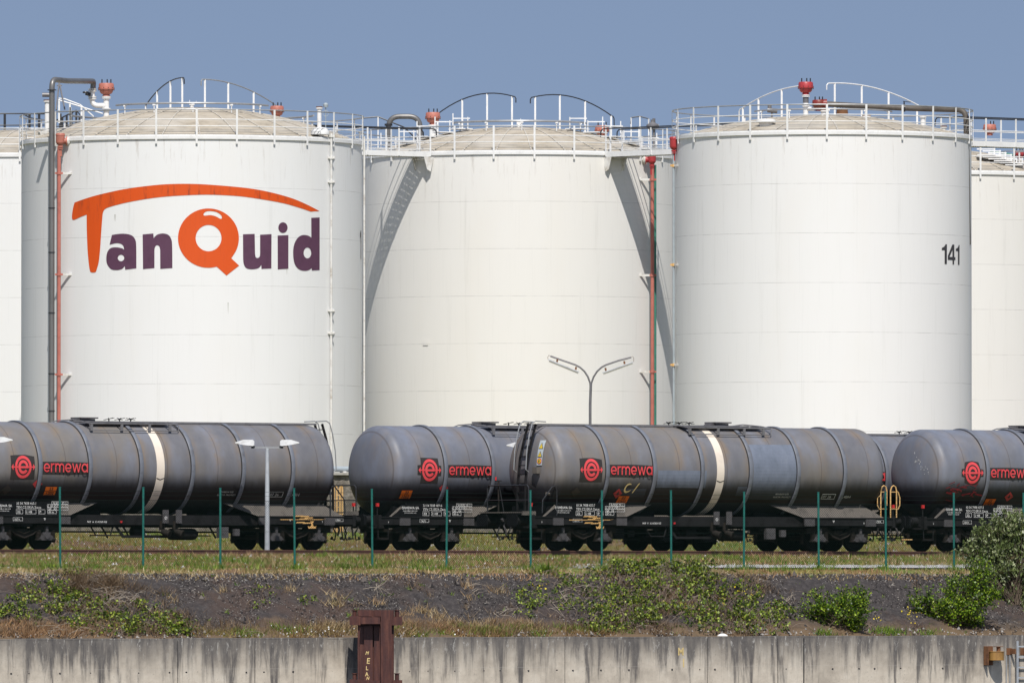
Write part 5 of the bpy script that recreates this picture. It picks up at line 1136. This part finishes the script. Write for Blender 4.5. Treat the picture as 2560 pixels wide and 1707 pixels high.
def blades(B, h, wd, lean=.35):                            # one triangle per blade
    n = len(B); a = rng.uniform(0, 2 * PI, n); hh = h * rng.uniform(.5, 1.4, n); ww = wd * rng.uniform(.6, 1.4, n)
    s_ = np.stack([np.cos(a), np.sin(a), np.zeros(n)], 1) * ww[:, None] * .5
    l = rng.normal(size=(n, 3)) * lean * hh[:, None]; l[:, 2] = hh
    return np.stack([B - s_, B + s_, B + l], 1)
def gpts(us, vs, up=0.0): return np.array([UV(u, v, gz(v) + up) for u, v in zip(us, vs)])
def uvr(px0, px1, v0, v1, n):                              # random ground points inside photo columns px0..px1
    v = rng.uniform(v0, v1, n); p = rng.uniform(px0, px1, n); return np.array([u_at(a, b) for a, b in zip(p, v)]), v
def bp(px, py):                                            # point of the bank seen at photo px, py
    lo, hi = 264.95, 269.2
    for _ in range(30):
        v = (lo + hi) / 2; u = u_at(px, v); w_ = UV(u, v, gz(v)); y = HY - (w_.z - CZ) * F / w_.y
        if y > py: lo = v
        else: hi = v
    return u, v
def nz(u, v, s, o=0): return noise.noise((u * s, v * s, o))

# grass of the field: one mass, in three colours
def field(n, v0, v1, keep, h, wd, mat, name, lean=.4, px0=-80, px1=2640):
    u, v = uvr(px0, px1, v0, v1, n); k = np.array([keep(a, b) for a, b in zip(u, v)]) > rng.uniform(0, 1, n); u, v = u[k], v[k]
    return npmesh(name, blades(gpts(u, v, -.01), h, wd, lean), 3, mat, kind='stuff')
nn = lambda u, v: .5 + .9 * nz(u, v * .35, .35) + .35 * nz(u, v, 1.3, 4)
field(60000, 268.9, 299.2, lambda u, v: .2 + .8 * nn(u, v), .065, .035, M['grass'], 'field_grass')
field(26000, 269.5, 299.9, lambda u, v: 1.6 * (.62 * nn(u, v * .7) + (.25 if v > 292 else 0)) - .42, .085, .035, M['grass_green'], 'green_grass')
field(26000, 268.7, 299.0, lambda u, v: .95 - 1.15 * nn(u + 9, v), .07, .035, M['straw'], 'dry_grass')
field(26000, 306.4, 324.6, lambda u, v: .4 + .7 * nn(u, v), .12, .04, M['grass'], 'far_grass')
field(12000, 306.4, 324.6, lambda u, v: 1.2 * nn(u + 3, v) - .3, .14, .04, M['grass_green'], 'far_green_grass')
field(5000, 300.5, 306.4, lambda u, v: .5, .06, .03, M['straw'], 'track_weeds')
field(9000, 268.3, 269.5, lambda u, v: .7, .12, .03, M['straw'], 'crest_grass', .6)
# gravel strip behind the fence
mb = MB(); n = 160; ps = np.linspace(1440, 2750, n); vs_ = []
for k, p in enumerate(ps):
    wv = 271.0, 271.0 + min(1, max(0, (p - 1430) / 420)) * 5.6 + .5 * math.sin(k * .7) + .5 * math.sin(k * 2.3)
    for v in wv: u = u_at(p, v); vs_.append(UV(u, v, gz(v) + .055))
mb.add(vs_, [(2*k, 2*k+2, 2*k+3, 2*k+1) for k in range(n-1)]); mb.build('gravel_path', M['gravel'], None, smooth=0, kind='structure')
def rubble(u, v, size, mat, name, up=0.0, flat=.7):
    C = gpts(u, v, up); n = len(C); V = []
    base = np.array([(1, 0, 0), (-.6, .8, 0), (-.5, -.9, 0), (.1, .1, 1)]) * np.array([.5, .5, flat])
    tri = [(0, 1, 3), (1, 2, 3), (2, 0, 3)]
    a = rng.uniform(0, 2 * PI, n); s_ = size * rng.uniform(.4, 1.7, n) ** 1.5
    ca, sa = np.cos(a), np.sin(a); out = []
    jit = rng.uniform(.6, 1.4, (n, 4, 3)); P4 = base[None] * jit * s_[:, None, None]
    X = P4[..., 0] * ca[:, None] - P4[..., 1] * sa[:, None]; Y_ = P4[..., 0] * sa[:, None] + P4[..., 1] * ca[:, None]
    P4 = np.stack([X, Y_, P4[..., 2] - .01], -1) + C[:, None]
    return npmesh(name, np.concatenate([P4[:, list(t_)] for t_ in tri]), 3, mat, kind='stuff')
u, v = uvr(1440, 2640, 270.9, 288, 13000); k = rng.uniform(0, 1, 13000) < np.clip((287 - v) / 14, 0, 1) ** 2.6 * np.clip((u - u_at(1440, 272)) / 4.5, 0, 1); rubble(u[k], v[k], .042, M['pebble'], 'pale_gravel', .02, .5)
u, v = uvr(1000, 1700, 271, 275, 500); rubble(u, v, .04, M['stone'], 'scattered_gravel', .02)
u, v = uvr(-80, 2640, 265.0, 268.9, 11000); rubble(u, v, .020, M['stone'], 'bank_rubble', .025, .4)
u, v = uvr(-80, 2640, 268.2, 268.8, 1500); rubble(u, v, .028, M['stone'], 'crest_rubble', .03)
u, v = uvr(-80, 2640, 264.9, 268.9, 26000); rubble(u, v, .042, M['clinker'], 'bank_clinker', .012, .45)
u, v = uvr(-80, 2640, 310, 324, 1500); rubble(u, v, .05, M['stone'], 'yard_stones', .02)
u, v = uvr(-80, 2640, 264.9, 265.3, 500); rubble(u, v, .05, M['stone'], 'foot_rubble', .04)

# straw and stalks along the foot of the bank
def tufts(spots, mat, name, h, wd, per, spread, lean=.5):
    B = []
    for (px, py, k) in spots:
        u, v = bp(px, py); m = int(per * k); du_ = rng.normal(0, spread * k ** .5, m); dv_ = rng.normal(0, spread * .35, m)
        B.append(gpts(u + du_, np.clip(v + dv_, 264.7, 269), 0.0))
    return npmesh(name, blades(np.concatenate(B), h, wd, lean), 3, mat, kind='stuff')
rr = random.Random(5)
base = [(x, rr.uniform(1562, 1590), rr.uniform(.5, 1.2)) for x in range(-20, 1500, 14)]
tufts(base, M['reed'], 'dead_stalks', .24, .018, 34, .25, .3)
tufts([(x, rr.uniform(1572, 1592), rr.uniform(.5, 1.2)) for x in range(470, 1560, 12)], M['grass'], 'foot_grass', .15, .022, 45, .3)
tufts([(x, rr.uniform(1560, 1592), rr.uniform(.6, 1.6)) for x in list(range(-10, 260, 13)) + list(range(780, 880, 12)) + list(range(985, 1330, 11))], M['straw'], 'dry_grass_tufts', .20, .022, 70, .24, .7)
tufts([(1010, 1545, 1.6), (1060, 1530, 1.2), (1090, 1545, 1.6), (1120, 1560, 1.5), (1030, 1565, 1.6), (1080, 1575, 1.5), (1170, 1470, .5), (1240, 1480, .7), (1175, 1495, .3), (838, 1495, .7), (840, 1512, .8), (730, 1475, .5), (945, 1510, .7), (1245, 1560, 1.2), (400, 1540, .6), (290, 1570, 1), (140, 1575, 1.2), (60, 1580, 1.4), (560, 1480, .4), (430, 1500, .3)], M['straw'], 'straw_clumps', .22, .020, 80, .22, .6)
tufts([(x, rr.uniform(1570, 1590), rr.uniform(.6, 1.4)) for x in (1000, 1030, 1060, 1110, 1150, 1180, 1210, 1225, 1240, 1255, 1270, 1300, 1350, 1400, 1450, 1490, 1520, 1560, 690, 720, 760, 620, 640, 2060, 2210, 2230, 2330)], M['grass_green'], 'green_tufts', .17, .03, 90, .25, .5)
tufts([(x, rr.uniform(1425, 1590), rr.uniform(.1, .5)) for x in [rr.uniform(0, 2450) for _ in range(150)]], M['grass_green'], 'slope_weeds', .10, .03, 22, .09, .8)
tufts([(x, rr.uniform(1440, 1590), rr.uniform(.2, .8)) for x in [rr.uniform(0, 2500) for _ in range(170)]], M['reed'], 'slope_stalks', .20, .016, 26, .16, .8)
tufts([(1352, 1424, 1.5), (1358, 1420, 1.2)], M['grass_green'], 'fence_tuft', .30, .03, 90, .12, .5)
def dots(spots, mat, name, size, per, spread, up):
    C = []
    for (px, py) in spots:
        u, v = bp(px, py); m = per; C.append(gpts(u + rng.normal(0, spread, m), np.clip(v + rng.normal(0, .15, m), 264.7, 269), up) + rng.uniform(-.1, .12, (m, 3)) * np.array([0, 0, 1]))
    return npmesh(name, leafquads(np.concatenate(C), size, 0, 1.0), 4, mat, kind='stuff')
dots([(2270, 1548), (2275, 1560), (2200, 1575), (1880, 1500), (1890, 1505), (1850, 1500), (1350, 1490), (1660, 1432), (2290, 1555)], M['flower'], 'yellow_flowers', .05, 12, .14, .25)
dots([(x, 1588) for x in range(700, 880, 14)] + [(1040, 1590), (1045, 1590), (1150, 1590)], M['daisy'], 'white_flowers', .045, 4, .2, .12)

# brambles: arching stems with leaves along them, creeping over the bank
def brambles(name, blobs, nst, per, size, hgt, mat=None):
    C = []; st = MB()
    for (px, py, rx, ry, k) in blobs:
        for _ in range(int(nst * k)):
            a = rr.uniform(0, 2 * PI); q = rr.uniform(0, 1) ** .6
            p0 = bp(px + rx * q * math.cos(a), min(1592, max(1438, py + ry * q * math.sin(a)))); b = rr.uniform(0, 2 * PI); L = rr.uniform(.3, .9); hh = hgt * rr.uniform(.3, 1.2); pts = []
            for i in range(6):
                t_ = i / 5; uu = p0[0] + math.cos(b) * L * t_; vv = min(268.8, max(264.4, p0[1] + math.sin(b) * L * .4 * t_)); pts.append(UV(uu, vv, gz(vv) + .02 + hh * math.sin(PI * (t_ * .8 + .12))))
            if rr.random() < .35: st.tube(pts, .006, 3, .003)
            if noise.noise((p0[0] * 1.9, p0[1] * 2.6, 11.0)) < .02 + .10 * rr.random(): continue
            for _c in range(2):
                t_ = rr.random() * 4.99; i0 = int(t_); c_ = pts[i0].lerp(pts[i0 + 1], t_ - i0) + Vector((rr.gauss(0, .03), rr.gauss(0, .03), .02))
                for i in range(per // 2 + rr.randint(0, 6)): C.append((c_.x + rr.gauss(0, .062), c_.y + rr.gauss(0, .05), c_.z + rr.gauss(0, .045)))
    npmesh(name, leafquads(np.array(C), size, .5, 1.25), 4, mat or M['leaf_bramble'], kind='stuff')
    st.build(name.replace('leaves', 'stems'), M['twig'], None, smooth=0, kind='stuff')
brambles('bramble_leaves', [(1540, 1440, 40, 18, .3), (1560, 1530, 90, 60, 1.2), (1620, 1500, 100, 75, 1.5), (1700, 1480, 90, 80, 1.5), (1760, 1500, 60, 80, 1.0), (1860, 1550, 110, 45, 1.0), (1930, 1560, 60, 30, .6), (1820, 1570, 90, 25, .7), (1620, 1440, 110, 22, .7), (1690, 1450, 60, 30, .8), (1860, 1485, 50, 12, .22), (1500, 1565, 60, 25, .5)], 150, 13, .062, .42)
brambles('creeping_bramble_leaves', [(110, 1510, 75, 45, 1.1), (60, 1520, 45, 40, .5), (180, 1530, 70, 40, .6), (130, 1470, 30, 18, .14), (225, 1530, 60, 30, .4), (320, 1570, 70, 22, .7), (400, 1560, 75, 22, .7), (290, 1580, 50, 14, .4), (270, 1540, 30, 14, .2), (350, 1520, 35, 12, .14), (200, 1570, 50, 22, .3), (440, 1580, 40, 14, .3), (5, 1525, 12, 22, .2)], 130, 12, .062, .20)
brambles('scattered_bramble_leaves', [(1395, 1455, 25, 14, .3), (1420, 1470, 40, 14, .3), (1475, 1475, 22, 16, .3), (1400, 1440, 16, 8, .2), (1310, 1510, 26, 22, .25), (1340, 1500, 18, 30, .25), (1360, 1500, 14, 18, .2), (1420, 1515, 14, 24, .25), (1290, 1545, 14, 12, .15), (2040, 1500, 20, 8, .15), (1310, 1540, 12, 10, .12), (1395, 1490, 22, 20, .25), (640, 1480, 8, 6, .05), (650, 1510, 14, 5, .08), (780, 1510, 12, 5, .06), (205, 1430, 50, 18, .3), (130, 1428, 22, 8, .2), (1270, 1428, 16, 6, .12), (1310, 1432, 22, 4, .12), (1480, 1428, 20, 10, .2), (620, 1590, 14, 5, .15), (1560, 1425, 70, 12, .4), (1700, 1408, 26, 18, .3)], 110, 11, .055, .22)
tufts([(rr.uniform(1490, 1960), rr.uniform(1440, 1590), rr.uniform(.5, 1.4)) for _ in range(60)] + [(rr.uniform(30, 460), rr.uniform(1470, 1590), rr.uniform(.4, 1.1)) for _ in range(60)], M['reed'], 'bramble_thatch', .26, .016, 60, .22, .9)
tufts([(rr.uniform(175, 290), rr.uniform(1436, 1490), rr.uniform(.5, 1.3)) for _ in range(22)], M['reed'], 'dead_brush', .34, .016, 70, .2, .9)
# dead branches lying on the slope
tw = MB(); sprays = [(250, 1480, 60), (265, 1500, 70), (285, 1490, 50), (230, 1450, 70), (60, 1445, 50), (190, 1465, 60), (300, 1500, 45), (1250, 1535, 60), (1380, 1510, 70), (1400, 1490, 60), (1450, 1480, 50), (120, 1580, 60), (170, 1580, 70), (1600, 1560, 50), (1850, 1560, 60), (1620, 1545, 40), (930, 1470, 60), (2130, 1540, 30), (1740, 1500, 50), (1960, 1500, 30), (340, 1500, 30), (1180, 1470, 40)]
for (px, py, L) in sprays:
    for k in range(7):
        p = bp(px + rr.gauss(0, 12), max(1438, min(1590, py + rr.gauss(0, 9)))); a = rr.uniform(-.9, .3); q_ = bp(px + L * rr.uniform(.3, 1) * math.cos(a), max(1438, min(1592, py - L * rr.uniform(.3, 1) * math.sin(a))))
        A, B_ = UV(p[0], p[1], gz(p[1]) + rr.uniform(.02, .12)), UV(q_[0], q_[1], gz(q_[1]) + rr.uniform(.03, .22)); mid = A.lerp(B_, .5) + Vector((rr.gauss(0, .05), 0, rr.uniform(0, .1))); tw.tube([A, mid, B_], .009, 4, .004)
tw.build('dead_branches', M['twig_pale'], None, smooth=0, kind='stuff')
# litter
for (px, py, s_, lab) in ((1806, 1586, .14, 'crumpled white plastic scrap on the quay coping'), ):
    u, v = 0, 264.3; u = u_at(px, v); mb = MB(); mb.lathe([(.001, 0), (s_, .01), (s_ * .9, .05), (s_ * .4, .09), (.001, .10)], (0, 0, 0), 9)
    o_ = mb.build('litter', M['litter'], None, smooth=0); o_.location = UV(u, v, -2.77); o_.scale = (1.2, .8, .9); o_['label'] = lab; o_['category'] = 'litter'

# bushes: lobes of leaves round branching stems
def bush(label, px, py_base, v, lobes, nleaf, size, mat, long=1.3, up=.4, name='bush', stems=14, stemr=.018, inner=.45, sprigs=90, sprl=1.0):
    u = u_at(px, v); g = UV(u, v, gz(min(v, 268.9))); t = empty(name, g, label, 'bush')
    C = []; sm = MB(); wsum = sum(l[2] * l[3] for l in lobes)
    for (lx, ly, rx, ry) in lobes:
        Y = g.y; dv = rr.uniform(-.25, .25); c_ = P(lx, ly, Y + dv) - g; k = Y / F; rad = Vector((rx * k, min(rx, ry) * k * .9, ry * k)); m = int(nleaf * rx * ry / wsum)
        d = rng.normal(size=(m, 3)); d /= np.linalg.norm(d, axis=1)[:, None]; rr_ = np.where(rng.uniform(0, 1, m) < inner, rng.uniform(.2, 1, m) ** .5, rng.normal(.93, .11, m))
        f = np.array([.72 + .55 * noise.noise(tuple(Vector(q) * 2.3 + Vector((lx * .1, ly * .1, 0)))) for q in d]) + .25
        # clumped: pull leaves towards a few hundred twig ends
        pts = d * (rr_ * np.clip(f, .55, 1.3))[:, None] * np.array(rad) + np.array(c_)
        ne = max(8, m // 24); ends = pts[rng.integers(0, m, ne)]; idx = rng.integers(0, ne, m); pts = pts * .25 + ends[idx] * .75 + rng.normal(0, .042, (m, 3)); C.append(pts)
        for e_ in ends[:max(3, stems)]:
            b_ = Vector((rr.gauss(0, .12), rr.gauss(0, .1), -.05)); e_ = Vector(e_); mid = b_.lerp(e_, .5) + Vector((rr.gauss(0, .06), rr.gauss(0, .06), .08)); sm.tube([b_, mid, e_], stemr, 5, .004)
    for k in range(sprigs):                                # shoots that break the outline
        lx, ly, rx, ry = rr.choice(lobes); a = rr.uniform(-.25, PI + .25) if rr.random() < .8 else rr.uniform(0, 2 * PI); Y = g.y + rr.uniform(-.4, .3)
        b_ = P(lx + rx * .6 * math.cos(a), ly - ry * .6 * math.sin(a), Y) - g; L = rr.uniform(.18, .5) * sprl; d_ = Vector((math.cos(a) * .8 + rr.gauss(0, .25), rr.gauss(0, .3), abs(math.sin(a)) + rr.uniform(.1, .9))).normalized()
        e_ = b_ + d_ * L; m_ = b_.lerp(e_, .5) + Vector((rr.gauss(0, .03), rr.gauss(0, .03), .02)); sm.tube([b_, m_, e_], .006, 4, .003); nn_ = int(L * 60)
        q_ = np.linspace(.15, 1, nn_)[:, None]; C.append(np.array(b_) * (1 - q_) + np.array(e_) * q_ + rng.normal(0, .030, (nn_, 3)))
    C = np.concatenate(C); npmesh('foliage', leafquads(C, size, up, long), 4, mat, t); sm.build('stems', M['trunk'], t, smooth=0)
    return t
bush('bright green rounded bush alone on the dark cinder bank', 2085, 1580, 265.5, [(2030, 1548, 40, 32), (2080, 1540, 62, 42), (2130, 1530, 48, 48), (2108, 1500, 26, 24), (2152, 1505, 24, 26), (2090, 1565, 50, 22), (2060, 1520, 40, 26), (2135, 1562, 28, 22)], 8000, .050, M['leaf_bright'])
bush('bright green bush under the big grey willow bush', 2370, 1580, 265.7, [(2310, 1510, 38, 26), (2345, 1535, 48, 38), (2400, 1480, 48, 44), (2440, 1460, 38, 34), (2380, 1520, 56, 40), (2430, 1520, 44, 44), (2410, 1560, 50, 26), (2475, 1490, 34, 26), (2350, 1562, 34, 20), (2450, 1430, 24, 16)], 12000, .050, M['leaf_bright'])
bush('large grey green willow bush at the right edge, taller than the fence', 2540, 1570, 266.9, [(2530, 1350, 60, 44), (2480, 1385, 56, 44), (2590, 1370, 60, 60), (2510, 1420, 76, 52), (2600, 1440, 60, 60), (2540, 1480, 62, 50), (2610, 1520, 50, 50), (2470, 1430, 34, 30), (2560, 1340, 40, 32), (2505, 1345, 30, 26), (2560, 1550, 40, 30), (2445, 1400, 26, 26)], 11000, .045, M['leaf_willow'], 2.4, 1.6, 'willow_bush', 16, .014, .7, 420, 1.5)

# yellow stile over the bund wall, seen in the gap between the wagons
v_ = 323.6; u_ = u_at(845, v_); O3 = UV(u_, v_, .7); sti = empty('wall_stile', O3, 'cream yellow hooped ladder against the rubble wall between two wagons', 'ladder')
kk = O3.y / F; q3 = lambda px, py, d=0.0: Vector(((px - 1280) * O3.y / F - O3.x, d, CZ + (HY - py) * O3.y / F - O3.z))
for (a, b) in ((835, 842), (850, 856)):
    MB().tube([q3(a, 1330), q3(a, 1225), q3(a + 1, 1217), q3((a + b) / 2, 1213), q3(b - 1, 1217), q3(b, 1225), q3(b, 1330)], .035, 8).build('hoop', M['yellow'], sti)
for k in range(7): MB().bar(q3(842, 1222 + k * 15), q3(850, 1222 + k * 15), .05, .03).build('rung', M['yellow'], sti, smooth=0)

# weeds round the feet of the fence posts, tussocks in the field
fw = [(rr.uniform(-20, 2440), rr.uniform(269.3, 270.4)) for _ in range(70)] + [(p + rr.uniform(-8, 8), 269.9) for p in fpx[1:-1] for _ in range(2)]
B = []
for (px, v) in fw:
    m = rr.randint(12, 60); u = u_at(px, v); B.append(gpts(u + rng.normal(0, .14, m), v + rng.normal(0, .08, m)))
npmesh('fence_foot_weeds', blades(np.concatenate(B), .20, .022, .45), 3, M['grass_green'], kind='stuff')
B = []
for _ in range(110):
    px, v = rr.uniform(-20, 2500), rr.uniform(271, 296); v = max(v, 279) if px > 1450 else v; m = rr.randint(25, 90); u = u_at(px, v); B.append(gpts(u + rng.normal(0, .30, m), v + rng.normal(0, .4, m)))
npmesh('field_tussocks', blades(np.concatenate(B), .17, .028, .5), 3, M['straw'], kind='stuff')
B = []
for _ in range(90):
    px, v = rr.uniform(-20, 2500), rr.uniform(272, 296); v = max(v, 281) if px > 1450 else v; m = rr.randint(25, 90); u = u_at(px, v); B.append(gpts(u + rng.normal(0, .35, m), v + rng.normal(0, .4, m)))
npmesh('green_tussocks', blades(np.concatenate(B), .17, .030, .5), 3, M['grass_green'], kind='stuff')
u, v = uvr(-80, 2640, 265.2, 268.9, 380); rubble(u, v, .11, M['clinker'], 'bank_lumps', .01, .6)
u, v = uvr(-80, 2640, 271, 299, 500); rubble(u, v, .06, M['pebble'], 'field_stones', .02, .5)
